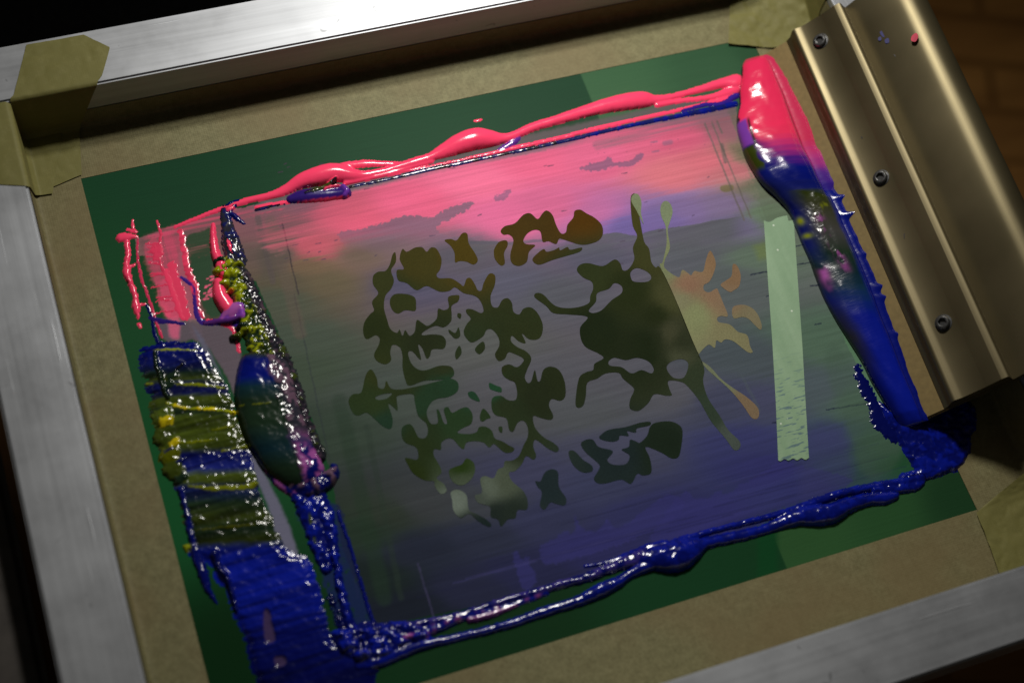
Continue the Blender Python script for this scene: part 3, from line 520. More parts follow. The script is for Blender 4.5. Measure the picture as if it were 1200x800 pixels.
for k, (nm, lb, ct) in NAMES.items():
    m = ID == k
    if not m.any(): continue
    fm = (m[:-1, :-1] | m[1:, :-1] | m[1:, 1:] | m[:-1, 1:])
    i, j = np.where(fm); Q = np.stack([IDX[i, j], IDX[i, j+1], IDX[i+1, j+1], IDX[i+1, j]], 1)
    Z = smooth(H, 2); Z = np.where(H > 0, Z, np.minimum(Z, .02)-.09)
    Cc = CI.copy(); bad = ~m; acc = np.zeros_like(Cc); wt = np.zeros(X.shape)
    for dy in (-1, 0, 1):
        for dx in (-1, 0, 1):
            s = np.roll(np.roll(m, dy, 0), dx, 1); acc += np.roll(np.roll(CI*m[..., None], dy, 0), dx, 1); wt += s
    Cc = np.where(bad[..., None], acc/np.maximum(wt, 1)[..., None], Cc*.5+.5*acc/np.maximum(wt, 1)[..., None])
    u, inv = np.unique(Q, return_inverse=True); V = np.stack([X.ravel()[u]*MM, Y.ravel()[u]*MM, (Z.ravel()[u]+.065)*MM], 1)
    C = np.concatenate([Cc.reshape(-1, 3)[u], RG.ravel()[u][:, None]], 1)
    me = np_mesh(nm, V, inv.reshape(-1, 4), C); o = link(nm, me, M_INK, smooth=True)
    tag(o, lb, ct, 'wet ink left on the screen')

# ------------------------------------------------------------------ the screen
screen = empty('printing_screen', (0, 0, 0)); tag(screen, 'aluminium framed printing screen with green emulsion and a blotchy open pattern', 'printing screen')
i, j = np.meshgrid(np.arange(ny-1), np.arange(nx-1), indexing='ij'); i = i.ravel(); j = j.ravel()
Q = np.stack([IDX[i, j], IDX[i, j+1], IDX[i+1, j+1], IDX[i+1, j]], 1)
relief = .03*STX*ins
V = np.stack([X.ravel()*MM, Y.ravel()*MM, relief.ravel()*MM], 1)
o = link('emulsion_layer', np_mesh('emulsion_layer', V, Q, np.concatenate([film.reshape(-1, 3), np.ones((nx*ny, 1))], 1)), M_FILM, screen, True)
bm = bmesh.new(); bmesh.ops.create_cube(bm, size=1)
for v in bm.verts: v.co = Vector((.0125+v.co.x*.47, -.005+v.co.y*.39, -.0012+v.co.z*.0015))
me = bpy.data.meshes.new('mesh_fabric'); bm.to_mesh(me); link('mesh_fabric', me, mat_plain('screen_fabric', (.10, .10, .05), .7), screen)
RH = .035; XI0, XI1, YI0, YI1 = -.2205, .2455, -.1977, .187; RW = .035
def rail(x0, x1, y0, y1, m):
    bm = bmesh.new(); bmesh.ops.create_cube(bm, size=1)
    for v in bm.verts: v.co = Vector(((x0+x1)/2+v.co.x*(x1-x0), (y0+y1)/2+v.co.y*(y1-y0), RH/2-.001+v.co.z*(RH+.002)))
    bmesh.ops.bevel(bm, geom=bm.edges[:], offset=.0012, segments=4, affect='EDGES')
    me = bpy.data.meshes.new('frame_rail'); bm.to_mesh(me); bm.free(); me.shade_smooth(); me.set_sharp_from_angle(angle=math.radians(30)); o = link('frame_rail', me, m, screen); return o
rail(XI0-RW, XI1+RW, YI1, YI1+RW, M_ALX); rail(XI0-RW, XI1+RW, YI0-RW+.001, YI0, M_ALX)
rail(XI0-RW, XI0, YI0+.0002, YI1-.0002, M_ALY); rail(XI1, XI1+RW, YI0+.0002, YI1-.0002, M_ALY)

# stencil openings (photo pixel = 400 + u/3, 200 + v/3)
OP = [
 [(560,212),(575,195),(610,185),(640,155),(665,150),(690,170),(707,150),(722,140),(742,155),(755,190),(768,215),(778,222),(790,215),(795,190),(815,165),(820,142),(840,137),(862,150),(890,165),(915,190),(920,220),(905,245),(870,258),(840,260),(805,250),(775,240),(765,240),(755,258),(728,248),(708,250),(700,215),(680,208),(655,220),(640,245),(650,258),(682,262),(660,285),(652,320),(625,335),(600,325),(594,295),(605,245),(590,225),(570,225)],
 [(540,270),(555,250),(580,245),(585,262),(572,290),(575,325),(560,333),(540,310),(536,285)],
 [(672,310),(690,290),(712,275),(722,285),(750,278),(765,270),(770,280),(795,268),(805,278),(845,270),(838,285),(790,300),(740,315),(700,330),(680,325)],
 [(363,245),(385,240),(405,245),(425,220),(443,222),(448,255),(470,290),(480,315),(465,330),(440,320),(415,318),(400,322),(398,290),(385,265)],
 [(190,288),(192,320),(175,350),(185,385),(175,415),(155,440),(150,480),(160,520),(172,555),(195,570),(205,558),(215,580),(225,560),(240,580),(258,565),(265,525),(285,535),(305,545),(335,520),(340,485),(360,490),(378,480),(375,445),(400,437),(415,440),(410,460),(388,475),(388,505),(385,530),(360,550),(330,545),(290,565),(285,578),(320,575),(355,580),(368,600),(360,625),(320,628),(312,650),(300,660),(285,625),(270,612),(280,665),(250,635),(235,640),(245,675),(270,698),(300,700),(345,685),(385,688),(397,710),(385,728),(340,735),(290,738),(240,755),(225,735),(215,690),(215,650),(205,620),(180,612),(172,640),(175,665),(155,680),(125,668),(115,645),(130,615),(135,590),(120,578),(90,592),(77,570),(80,535),(100,505),(115,490),(108,460),(130,430),(112,400),(112,370),(130,355),(155,352),(170,330),(180,295)],
 [(215,275),(230,285),(260,270),(285,270),(300,285),(315,270),(335,275),(352,310),(348,345),(335,365),(345,378),(385,378),(415,395),(430,405),(440,380),(455,378),(470,400),(480,420),(493,420),(500,395),(520,362),(540,368),(540,400),(525,440),(530,475),(550,480),(565,455),(585,448),(600,465),(605,495),(625,505),(640,485),(665,480),(690,500),(708,540),(705,575),(690,592),(660,592),(635,572),(648,605),(625,600),(600,580),(597,600),(620,620),(650,635),(668,660),(655,695),(645,725),(655,745),(668,738),(680,700),(690,738),(700,735),(710,700),(735,688),(765,700),(785,740),(788,790),(770,808),(740,802),(730,825),(745,860),(735,875),(700,868),(675,862),(680,900),(710,935),(745,955),(765,975),(755,988),(725,975),(700,955),(680,945),(675,970),(685,1000),(675,1015),(650,1002),(635,1030),(610,1055),(590,1060),(600,1090),(640,1125),(655,1160),(652,1190),(620,1192),(612,1220),(585,1225),(562,1250),(550,1225),(525,1215),(522,1180),(480,1165),(470,1140),(495,1130),(488,1085),(505,1072),(535,1080),(550,1050),(570,1040),(575,1020),(600,1018),(625,1000),(640,965),(655,935),(655,900),(640,878),(620,885),(605,915),(590,910),(580,870),(545,860),(530,840),(530,800),(560,790),(585,805),(612,805),(618,780),(610,745),(590,735),(568,718),(565,690),(590,680),(615,690),(632,680),(640,660),(600,640),(585,640),(575,660),(553,668),(540,645),(555,615),(552,585),(530,558),(510,560),(500,580),(470,600),(450,600),(430,570),(440,540),(455,520),(440,500),(440,487),(460,487),(490,500),(500,490),(490,460),(470,440),(430,430),(400,410),(380,422),(345,425),(300,405),(265,420),(230,395),(200,385),(195,350),(220,345),(205,310)],
 [(170,460),(185,435),(225,433),(258,445),(263,475),(258,493),(225,490),(200,502),(180,490)],
 [(378,558),(400,570),(412,550),(418,580),(400,590),(380,570)], [(400,640),(415,615),(423,640),(405,663)], [(410,500),(422,505),(418,520),(408,512)], [(515,590),(528,578),(538,598),(528,612)], [(470,625),(498,600),(505,625),(485,645)],
 [(25,810),(40,785),(70,778),(85,720),(105,698),(125,730),(130,760),(150,765),(158,738),(175,765),(210,768),(245,762),(300,750),(345,738),(385,730),(410,745),(408,775),(375,795),(340,800),(315,815),(300,850),(312,885),(330,890),(340,880),(335,840),(345,845),(360,885),(372,885),(360,840),(375,830),(390,850),(420,835),(445,832),(462,860),(455,890),(425,905),(408,920),(445,925),(475,918),(485,900),(510,900),(530,915),(540,940),(565,950),(590,965),(608,975),(600,988),(575,990),(550,970),(535,960),(520,972),(500,955),(470,950),(440,955),(430,978),(412,965),(395,945),(375,940),(352,955),(350,980),(328,978),(325,1000),(345,1035),(352,1060),(335,1080),(360,1100),(370,1125),(350,1135),(330,1110),(325,1090),(295,1088),(255,1065),(235,1035),(225,1008),(265,1015),(270,990),(260,970),(225,955),(212,930),(215,900),(240,890),(255,905),(270,935),(290,940),(303,925),(300,890),(270,860),(258,810),(250,785),(200,790),(195,805),(198,842),(182,830),(165,820),(180,870),(175,905),(150,900),(120,875),(90,850),(60,860),(40,850)],
 [(380,1050),(400,1040),(425,1030),(440,1010),(465,1025),(470,1055),(455,1085),(425,1105),(395,1095),(380,1070)],
 [(385,1130),(410,1120),(440,1140),(448,1190),(475,1205),(510,1225),(528,1245),(515,1250),(480,1230),(450,1205),(420,1220),(395,1195),(390,1160)],
 [(520,745),(545,755),(562,762),(562,778),(535,772),(522,765)], [(445,780),(460,775),(475,785),(487,810),(465,805),(450,795)], [(487,860),(500,835),(525,865),(512,872),(500,880),(490,878)], [(583,755),(598,758),(603,785),(590,790)], [(553,900),(566,900),(565,920),(555,915)],
 [(682,1090),(700,1090),(715,1060),(740,1048),(762,1060),(765,1110),(790,1150),(785,1175),(755,1170),(735,1165),(715,1190),(698,1175),(705,1130),(690,1110)],
 [(800,985),(820,985),(850,1015),(880,1035),(882,1055),(850,1060),(820,1040),(803,1010)],
 [(842,960),(860,945),(885,945),(905,970),(955,985),(935,1015),(955,1032),(1000,1030),(1013,1000),(985,980),(1010,970),(1015,945),(1035,950),(1050,955),(1075,930),(1085,900),(1105,885),(1155,880),(1190,895),(1200,920),(1195,970),(1185,1005),(1160,1010),(1125,990),(1070,970),(1085,1010),(1090,1060),(1060,1070),(1040,1065),(1018,1100),(985,1085),(930,1098),(900,1097),(888,1080),(905,1050),(905,1030),(860,990)],
 [(910,930),(940,910),(1000,900),(1050,885),(1085,882),(1083,895),(1040,905),(1035,920),(1005,915),(1010,932),(980,930),(975,945),(955,952),(925,948),(908,940)],
 [(1018,90),(1035,82),(1038,120),(1048,160),(1055,200),(1065,250),(1082,275),(1090,320),(1105,340),(1122,342),(1170,440),(1236,600),(1275,690),(1272,741),(1290,800),(1330,860),(1360,910),(1400,950),(1400,975),(1380,980),(1350,940),(1300,880),(1260,810),(1220,760),(1195,742),(1150,738),(1155,770),(1162,788),(1140,790),(1100,785),(1080,815),(1045,843),(1015,835),(1015,805),(1028,775),(1025,760),(990,730),(975,710),(930,712),(900,730),(865,745),(860,790),(850,825),(830,832),(823,810),(835,730),(860,708),(885,700),(890,678),(922,658),(900,640),(860,620),(842,590),(840,550),(865,520),(855,510),(800,505),(745,500),(720,475),(680,445),(685,430),(710,435),(745,470),(780,482),(830,480),(870,465),(875,440),(885,415),(880,390),(850,375),(828,350),(840,330),(870,325),(920,335),(960,312),(980,325),(990,350),(1010,345),(1030,310),(1025,270),(1040,230),(1025,195),(1018,140)],
]
HOLES = [[(1018,355),(1040,342),(1075,355),(1090,375),(1075,390),(1030,390),(1018,375)], [(870,490),(895,460),(900,430),(940,415),(960,395),(985,405),(985,430),(950,455),(915,490),(885,500)],
         [(940,670),(960,657),(1000,665),(1040,657),(1080,670),(1098,695),(1090,712),(1055,700),(1020,712),(985,690),(945,685)], [(1145,685),(1165,668),(1200,662),(1220,680),(1205,725),(1170,728),(1148,705)],
         [(500,592),(515,572),(535,568),(550,585),(552,610),(540,620),(525,618),(508,608)], [(120,795),(145,785),(178,782),(160,800),(128,805)], [(585,744),(603,748),(612,775),(606,795),(590,796),(580,775)]]
TN = [ # pale openings right of the board edge: u = 960+.75x, v = .75y from the 4x view at (720,200)
 [(215,180),(225,150),(245,142),(265,160),(273,195),(262,235),(250,280),(260,350),(255,380),(240,410),(232,445),(245,465),(280,490),(305,498),(318,465),(345,480),(360,490),(375,470),(400,475),(418,468),(430,415),(450,375),(475,430),(465,480),(445,520),(420,535),(420,560),(445,570),(478,552),(490,570),(510,620),(532,680),(500,680),(482,690),(490,710),(540,720),(580,755),(622,770),(636,822),(648,850),(622,848),(560,800),(520,790),(500,805),(478,795),(470,830),(440,815),(395,860),(398,872),(340,740),(280,590),(215,450),(225,430),(240,370),(245,330),(240,260),(222,220)],
 [(555,440),(575,445),(592,490),(585,540),(560,560),(540,568),(505,545),(500,530),(530,510),(550,490)],
 [(555,640),(600,628),(640,640),(670,670),(690,720),(685,745),(660,725),(630,695),(600,685),(558,690)],
 [(408,893),(450,920),(500,975),(560,1020),(620,1060),(672,1110),(675,1155),(645,1158),(600,1095),(545,1030),(480,970),(430,925)]]
TN0 = [(96,108),(115,115),(127,150),(125,200),(137,250),(118,215),(100,180),(82,150),(80,125)]
OC = [(640,215,(92,54,12)),(685,240,(80,50,12)),(625,250,(72,52,20)),(545,290,(76,60,20)),(485,310,(66,58,25)),(450,330,(55,55,28)),(430,390,(40,45,22)),(470,340,(50,52,26)),(500,400,(38,42,24)),(620,390,(42,46,24)),(440,470,(42,52,28)),(524,448,(34,54,36)),(505,458,(34,52,34)),(494,475,(34,52,34)),(452,497,(32,50,36)),(470,460,(42,48,26)),(490,440,(38,44,24)),(520,430,(42,46,26)),(500,500,(36,46,26)),(530,490,(36,52,30)),(490,520,(36,44,22)),(450,440,(46,50,24)),(580,430,(40,42,22)),(630,460,(34,38,22)),(480,560,(36,44,16)),(540,550,(36,50,16)),
      (541,562,(66,72,56)),(575,572,(84,88,76)),(590,566,(70,74,60)),(538,585,(100,104,94)),(562,585,(66,70,62)),(600,600,(34,40,34)),(580,600,(30,36,32)),(570,612,(26,34,34)),(640,570,(30,38,40)),(720,530,(28,36,36)),(780,520,(26,34,24)),(700,390,(28,34,18)),(760,420,(28,34,18)),(760,400,(28,34,18)),(785,350,(66,64,38)),(783,390,(62,60,42)),(796,420,(64,64,46)),(770,395,(36,40,24)),(776,430,(38,42,26)),(760,300,(60,58,30)),(745,250,(70,64,30)),(770,370,(36,40,20)),(800,400,(44,46,30)),(812,440,(46,52,36)),(830,480,(46,54,42)),(858,518,(66,70,64)),(690,320,(46,50,26)),(740,340,(38,42,20)),(580,455,(32,62,40)),(554,462,(32,56,38)),(590,475,(38,44,26)),(600,450,(38,42,24)),(570,490,(38,50,28)),(650,440,(36,40,22)),(605,520,(38,44,26)),(550,615,(26,32,30))]  # palest tones, low in the openings, are a soft reflection painted in
TC = [(806,335,(134,96,74)),(832,305,(132,98,70)),(815,368,(124,120,82)),(800,300,(124,116,82)),(860,392,(120,108,76)),(860,320,(124,92,66)),(780,250,(124,126,94)),(778,290,(124,122,86)),(880,480,(112,88,66)),(840,440,(106,104,78)),(745,235,(126,126,92)),(836,345,(130,98,74)),(885,375,(118,102,76)),(850,348,(126,98,74)),(800,350,(122,112,82)),(780,312,(116,114,80))]
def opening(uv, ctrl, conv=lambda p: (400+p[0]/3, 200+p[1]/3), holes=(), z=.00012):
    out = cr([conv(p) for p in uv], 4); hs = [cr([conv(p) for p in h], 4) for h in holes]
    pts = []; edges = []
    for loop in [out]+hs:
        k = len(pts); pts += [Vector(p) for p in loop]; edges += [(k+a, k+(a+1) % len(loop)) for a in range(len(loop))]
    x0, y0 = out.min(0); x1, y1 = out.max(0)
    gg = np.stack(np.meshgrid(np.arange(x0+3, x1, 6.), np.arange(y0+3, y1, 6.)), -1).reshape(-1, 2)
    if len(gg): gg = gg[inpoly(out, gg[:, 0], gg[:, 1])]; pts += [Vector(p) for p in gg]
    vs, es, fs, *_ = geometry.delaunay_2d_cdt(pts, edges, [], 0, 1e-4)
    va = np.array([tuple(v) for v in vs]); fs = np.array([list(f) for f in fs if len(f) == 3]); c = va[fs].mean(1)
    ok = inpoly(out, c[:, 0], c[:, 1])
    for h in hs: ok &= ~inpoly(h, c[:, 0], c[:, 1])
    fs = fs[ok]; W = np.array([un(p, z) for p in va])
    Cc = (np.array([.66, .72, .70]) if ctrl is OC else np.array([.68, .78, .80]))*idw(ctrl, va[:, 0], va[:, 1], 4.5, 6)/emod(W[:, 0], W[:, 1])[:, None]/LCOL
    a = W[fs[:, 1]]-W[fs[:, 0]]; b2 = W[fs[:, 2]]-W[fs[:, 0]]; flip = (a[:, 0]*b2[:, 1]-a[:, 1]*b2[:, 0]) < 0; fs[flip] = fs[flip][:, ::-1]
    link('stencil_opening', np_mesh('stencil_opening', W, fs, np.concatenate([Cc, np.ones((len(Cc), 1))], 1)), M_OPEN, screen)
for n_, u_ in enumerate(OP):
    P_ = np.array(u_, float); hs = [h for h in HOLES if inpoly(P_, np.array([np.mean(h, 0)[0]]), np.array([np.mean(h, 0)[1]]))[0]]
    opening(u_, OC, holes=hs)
c4 = lambda p: (720+p[0]/4, 200+p[1]/4)
for u_ in TN: opening(u_, TC, c4)
opening(TN0, TC, c4, z=.0002)

# ------------------------------------------------------------------ tapes
def sheet(name, verts_fn, nu, nv, m, wr=.0002, seed=0, sc=.01, amp_fn=None):
    """grid sheet with slight wrinkles"""
    U, Vv = np.meshgrid(np.linspace(0, 1, nu), np.linspace(0, 1, nv)); W = np.array([[verts_fn(u, v) for u, v in zip(a, b)] for a, b in zip(U, Vv)]).reshape(-1, 3)
    n = fbm(W[:, 0]+W[:, 2]*.7, W[:, 1]+W[:, 2]*.9, sc, sc, 300+seed, 3)*wr*2
    W2 = W.copy(); W2[:, 2] += np.abs(n)
    I = np.arange(nu*nv).reshape(nv, nu); Q = np.stack([I[:-1, :-1].ravel(), I[:-1, 1:].ravel(), I[1:, 1:].ravel(), I[1:, :-1].ravel()], 1)
    o = link(name, np_mesh(name, W2, Q), m, None, True); return o
def path_pt(path, t):                 # polyline with arc-length parameter
    P = np.array(path, float); s = np.r_[0, np.cumsum(np.linalg.norm(np.diff(P, axis=0), axis=1))]; d = t*s[-1]
    return np.array([np.interp(d, s, P[:, k]) for k in range(P.shape[1])])
# long brown tapes: inner edge on the mesh, folded up the rail wall; (offset inwards, z)
rr = np.random.default_rng(3)
def jag(t, seed, a=.0003): return float(fbm(np.array([t*400.]), np.array([seed*3.7]), 60, 9, 400+seed, 4)[0])*a*2
def brown(inner, wall, z_up, along, lo, hi, axis, seed, lift=.00025):
    sgn = 1 if inner > wall else -1; prof = [(inner, lift), (wall+sgn*.0035, lift), (wall+sgn*.0014, .0009), (wall+sgn*.0006, .003), (wall+sgn*.0004, z_up)]
    def fn(u, v):
        a, z = path_pt(prof, v); t = lo+(hi-lo)*u; a += jag(t, seed)*(1-v)
        return (a, t, z) if axis == 'x' else (t, a, z)
    return sheet('paper_tape', fn, 160, 40, M_BROWN, .0001, seed)
GB = 'brown tapes lining the frame'
tag(brown(.1536, YI1, .014, 0, XI0+.001, XI1-.001, 'y', 1), 'brown paper tape in the shadow below the bright far rail', 'tape', GB)
tag(brown(-.1583, YI0, .012, 0, XI0+.001, XI1-.001, 'y', 2), 'widest brown paper tape along the near rail at bottom right', 'tape', GB)
tag(brown(-.1944, XI0, .030, 0, YI0+.001, YI1-.001, 'x', 3, .0005), 'brown paper tape running down beside the left rail', 'tape', GB)
tag(brown(.2063, XI1, .030, 0, YI0+.001, YI1-.001, 'x', 4, .0005), 'brown paper tape mostly hidden under the squeegee on the right', 'tape', GB)
# corner masking tapes
T = .00035
def tapepath(a0, a1, path, name, label, seed, wr=.0006):
    def fn(u, v):
        k = path_pt([p for p in path], v); return k[:3]*(1-u)+k[3:6]*u
    o = sheet(name, fn, 50, 90, M_MASK, wr, seed, .012); tag(o, label, 'tape', 'masking tape patches on the frame corners'); return o
def row(p, q): return list(p)+list(q)
zt = RH+T
a1, b1 = un((31, 53), zt), un((98, 41), zt); a2, b2 = un((14, 124), zt), un((129, 57), zt); b3 = un((116, 101), zt)
tapepath(0, 1, [row(a1, b1), row(un((24, 80), zt), un((129, 56), zt)), row(un((16, 112), zt), un((120, 88), zt)), row((a2[0], YI1+.001, zt), (b3[0], YI1+.001, zt)), row((XI0+.0012, YI1-T*2, RH-.001), (b3[0]-.001, YI1-T*2, RH-.001)), row((XI0+.0012, YI1-T*3.5, .004), (-.187, YI1-T*3.5, .004)),
                row((XI0+.0012, YI1-.004, .0012), (-.189, YI1-.004, .0012)), row((XI0+.004, .150, .0012), (-.1935, .1555, .0012))], 'masking_tape', 'olive masking tape folded over the far rail at the top left corner', 21)
c1 = un((0, 138), zt); 
tapepath(0, 1, [row((XI0-RW+.0005, .148, zt), (XI0-RW+.0005, .187, zt)), row((XI0-.012, .1375, zt), (XI0-.012, .1868, zt)), row((XI0-.001, .134, zt), (XI0-.001, .1865, zt)), row((XI0+T*3, .1335, RH-.001), (XI0+T*3, .1855, RH-.001)), row((XI0+T*4, .147, .004), (XI0+T*4, .185, .004)), row((XI0+.004, .148, .0014), (XI0+.004, .184, .0016)), row((XI0+.010, .1475, .0014), (XI0+.022, .1835, .0018))],
         'masking_tape', 'olive masking tape wrapped over the left rail just below the corner', 22)
tapepath(0, 1, [row((.190, .152, .0012), (.2035, .1815, .0012)), row((.215, .143, .0013), (.214, .183, .004)), row((.232, .140, .0016), (.230, .1850, .010)), row((.2435, .145, .004), (.2435, .185, .020)), row((.2447, .150, .020), (.2450, .1862, .034)), row((.2447, .150, .0352), (.2450, .186, .0358)), row((.258, .152, zt), (.258, .186, zt))],
         'masking_tape', 'crumpled olive masking tape in the far right corner above the squeegee', 23, .0016)
tapepath(0, 1, [row((.199, -.1972, .012), (.1955, -.1972, .012)), row((.201, -.1965, .0015), (.236, -.1965, .0015)), row((.2035, -.175, .0012), (.242, -.175, .0012)), row((.2045, -.160, .0012), (.2440, -.155, .002)), row((.212, -.157, .0012), (.2444, -.146, .006))],
         'masking_tape', 'olive masking tape patch in the near right corner by the brown tape', 24, .0012)
# pale strip
M_STRIP, t, b = nt('pale_plastic_tape'); v = coords(t); n1 = noise(t, v, 900, 2); nL = noise(t, coords(t, (1, .12, 1)), 120, 3)
wk = N(t, 'ShaderNodeTexVoronoi', feature='F1'); wk.inputs['Scale'].default_value = 70; L(t, v, wk.inputs['Vector'])
dots = mrange(t, wk.outputs['Distance'], .03, .05, 1, 0)
base = mixc(t, mrange(t, nL, .35, .65, 0, 1), (.225, .345, .215, 1), (.27, .395, .255, 1))
sp = N(t, 'ShaderNodeSeparateXYZ'); cc_ = N(t, 'ShaderNodeTexCoord'); L(t, cc_.outputs['Object'], sp.inputs[0])
low = mrange(t, sp.outputs['Y'], -.045, -.070, 0, 1); scr = noise(t, coords(t, (140, 700, 1), (0, 0, -.3)), 1, 3); scrm = mathn(t, 'MULTIPLY', mrange(t, scr, .56, .62, 0, 1), low)
base = mixc(t, mathn(t, 'MULTIPLY', scrm, .7), base, (.06, .11, .18, 1)); base = mixc(t, mathn(t, 'MULTIPLY', dots, .6), base, (.8, .85, .75, 1))
L(t, base, b.inputs['Base Color']); b.inputs['Roughness'].default_value = .33; b.inputs['Specular IOR Level'].default_value = .4; bump(t, b, mathn(t, 'ADD', n1, mathn(t, 'MULTIPLY', dots, 3)), .15, .0003)
SL = [(895, 258), (900, 330), (905, 400), (909, 470), (912, 539)]; SR = [(930, 256), (935, 330), (940, 400), (944, 470), (948, 537)]
def strip(u, v):
    l = np.array([np.interp(v*4, range(5), [p[k] for p in SL]) for k in (0, 1)]); r = np.array([np.interp(v*4, range(5), [p[k] for p in SR]) for k in (0, 1)])
    p = l*(1-u)+r*u; e = max(0, 1-v*30)
    p = p+np.array([0, (math.sin(u*9)*2.5-6*max(0, u-.55)*(u < .8)*4)*e]); p = p+np.array([0, math.sin(u*23)*1.2*max(0, 1-(1-v)*40)])
    return un(p, .0004)
tag(sheet('tape_strip', strip, 24, 260, M_STRIP, .00012, 31, .006), 'long pale green tape strip stuck on the mesh left of the squeegee', 'tape')

# ------------------------------------------------------------------ squeegee
TH = math.radians(42); O3 = np.array([.2, 0, .003]); Ld = np.array([.012, .242, 0]); Ld /= np.linalg.norm(Ld); Wd = np.array([Ld[1], -Ld[0], 0])
Sd = Wd*math.cos(TH)+np.array([0, 0, 1])*math.sin(TH); Nd = np.cross(Sd, Ld)
if Nd[2] < 0: Nd = -Nd
def sq(s, n, l): return O3+(Sd*s+Nd*n+Ld*l)*MM
squeegee = empty('squeegee', tuple(sq(20, 0, 15))); tag(squeegee, 'gold metal squeegee with three socket bolts leaning on the right rail', 'squeegee')
def onsq(p, n=0.):                    # photo pixel -> (s, l) on the squeegee plane
    r = RM.T@np.array([p[0]-CX, p[1]-CY, F]); o = O3+Nd*n*MM; q_ = CAM+r*(((o-CAM)@Nd)/(r@Nd)); d = q_-o; return np.array([d@Sd, d@Ld])/MM
LTOP, LBOT = 138., -104.5
def extrude(name, prof, m, l0, l1, parent, nseg=2, bev=.0):
    P = np.array(prof, float); n = len(P); V = []; F_ = []
    for l in np.linspace(l0, l1, nseg): V += [sq(s, q, l) for s, q in P]
    bm = bmesh.new(); vv = [bm.verts.new(tuple(v)) for v in V]
    for k in range(nseg-1):
        for a in range(n): bm.faces.new([vv[k*n+a], vv[k*n+(a+1) % n], vv[(k+1)*n+(a+1) % n], vv[(k+1)*n+a]])
    bm.faces.new(vv[:n]); bm.faces.new(vv[-n:][::-1]); bmesh.ops.recalc_face_normals(bm, faces=bm.faces)
    me = bpy.data.meshes.new(name); bm.to_mesh(me); bm.free(); o = link(name, me, m, parent)
    me.shade_smooth()
    for e in me.edges: pass
    me.set_sharp_from_angle(angle=math.radians(28)); return o
def arc(pts, n=8): return [tuple(p) for p in cr(pts, n, False)]
extrude('blade', [(-2.6, -.5), (-2, .6), (22, .6), (22, -5), (6, -5)], M_BLADE, LBOT, LTOP, squeegee)
clamp = [(16.3, .7), (16.7, 1.3)]+arc([(17.8, 1.8), (19.4, 2.7), (21.0, 4.7), (22.4, 6.8), (23.8, 7.8), (25.2, 7.85), (27.0, 7.2), (28.8, 6.75), (31, 6.6)], 6)+[(41.8, 6.6), (42.1, 6.75), (50.6, 7.9), (51, 8.0)]+arc([(51.2, 7.98), (52.6, 7.8), (54.0, 7.5)], 3)+[(54.6, 7.1), (54.8, 6.4), (54.8, -.6), (16.3, .3)]
extrude('clamp_plate', clamp, M_GOLD, LBOT, LTOP, squeegee)
handle = [(18, 0), (54.9, 0)]+arc([(55, -1.2), (60, .2), (66, 1.6), (72, 2.7), (78, 3.5), (83, 3.9), (86, 3.8), (89, 3.1), (92, 1.7), (94.6, -.6), (96.4, -3.4), (97.2, -6.6), (96.6, -9)], 6)+[(94, -10), (78, -8), (74, -4.4), (18, -4.4)]
extrude('handle', handle, M_GOLD, LBOT-.2, LTOP+.4, squeegee)
for pxy in [(961, 48), (1032, 208), (1105, 378)]:
    s0, l0 = onsq(pxy, 7.4); c = sq(s0, 6.62, l0)
    rot = Matrix([[Sd[i], Ld[i], Nd[i]] for i in range(3)]).to_4x4()
    if rot.determinant() < 0: rot = Matrix([[-Sd[i], Ld[i], Nd[i]] for i in range(3)]).to_4x4()
    mw = Matrix.Translation(Vector(c))@rot
    bm = bmesh.new(); prof = [(4.7, 0), (4.7, .25), (3.9, .35), (3.9, 1.5), (3.3, 2.3), (2.5, 2.5), (2.2, 2.4), (2.0, 1.0), (0, 1.0)]; nn = 30; rings = []
    for r_, z_ in prof[:-1]:
        hexed = r_ < 2.1
        ring = []
        for a in range(nn):
            an = 2*math.pi*a/nn; rad = r_*(1/math.cos(((an+math.pi/6) % (math.pi/3))-math.pi/6)*.92 if r_ < 2.3 else 1); ring.append(bm.verts.new((rad*math.cos(an)*MM, rad*math.sin(an)*MM, z_*MM)))
        rings.append(ring)
    cv = bm.verts.new((0, 0, .9*MM))
    for a_, b_ in zip(rings, rings[1:]):
        for k in range(nn): bm.faces.new([a_[k], a_[(k+1) % nn], b_[(k+1) % nn], b_[k]])
    for k in range(nn): bm.faces.new([rings[-1][k], rings[-1][(k+1) % nn], cv])
    bmesh.ops.recalc_face_normals(bm, faces=bm.faces)
    me = bpy.data.meshes.new('bolt'); bm.to_mesh(me); bm.free(); me.shade_smooth(); me.set_sharp_from_angle(angle=math.radians(35))
    o = bpy.data.objects.new('bolt', me); COL.objects.link(o); me.materials.append(M_BOLT); o.parent = squeegee; o.matrix_parent_inverse = Matrix.Translation(-squeegee.location); o.matrix_basis = mw
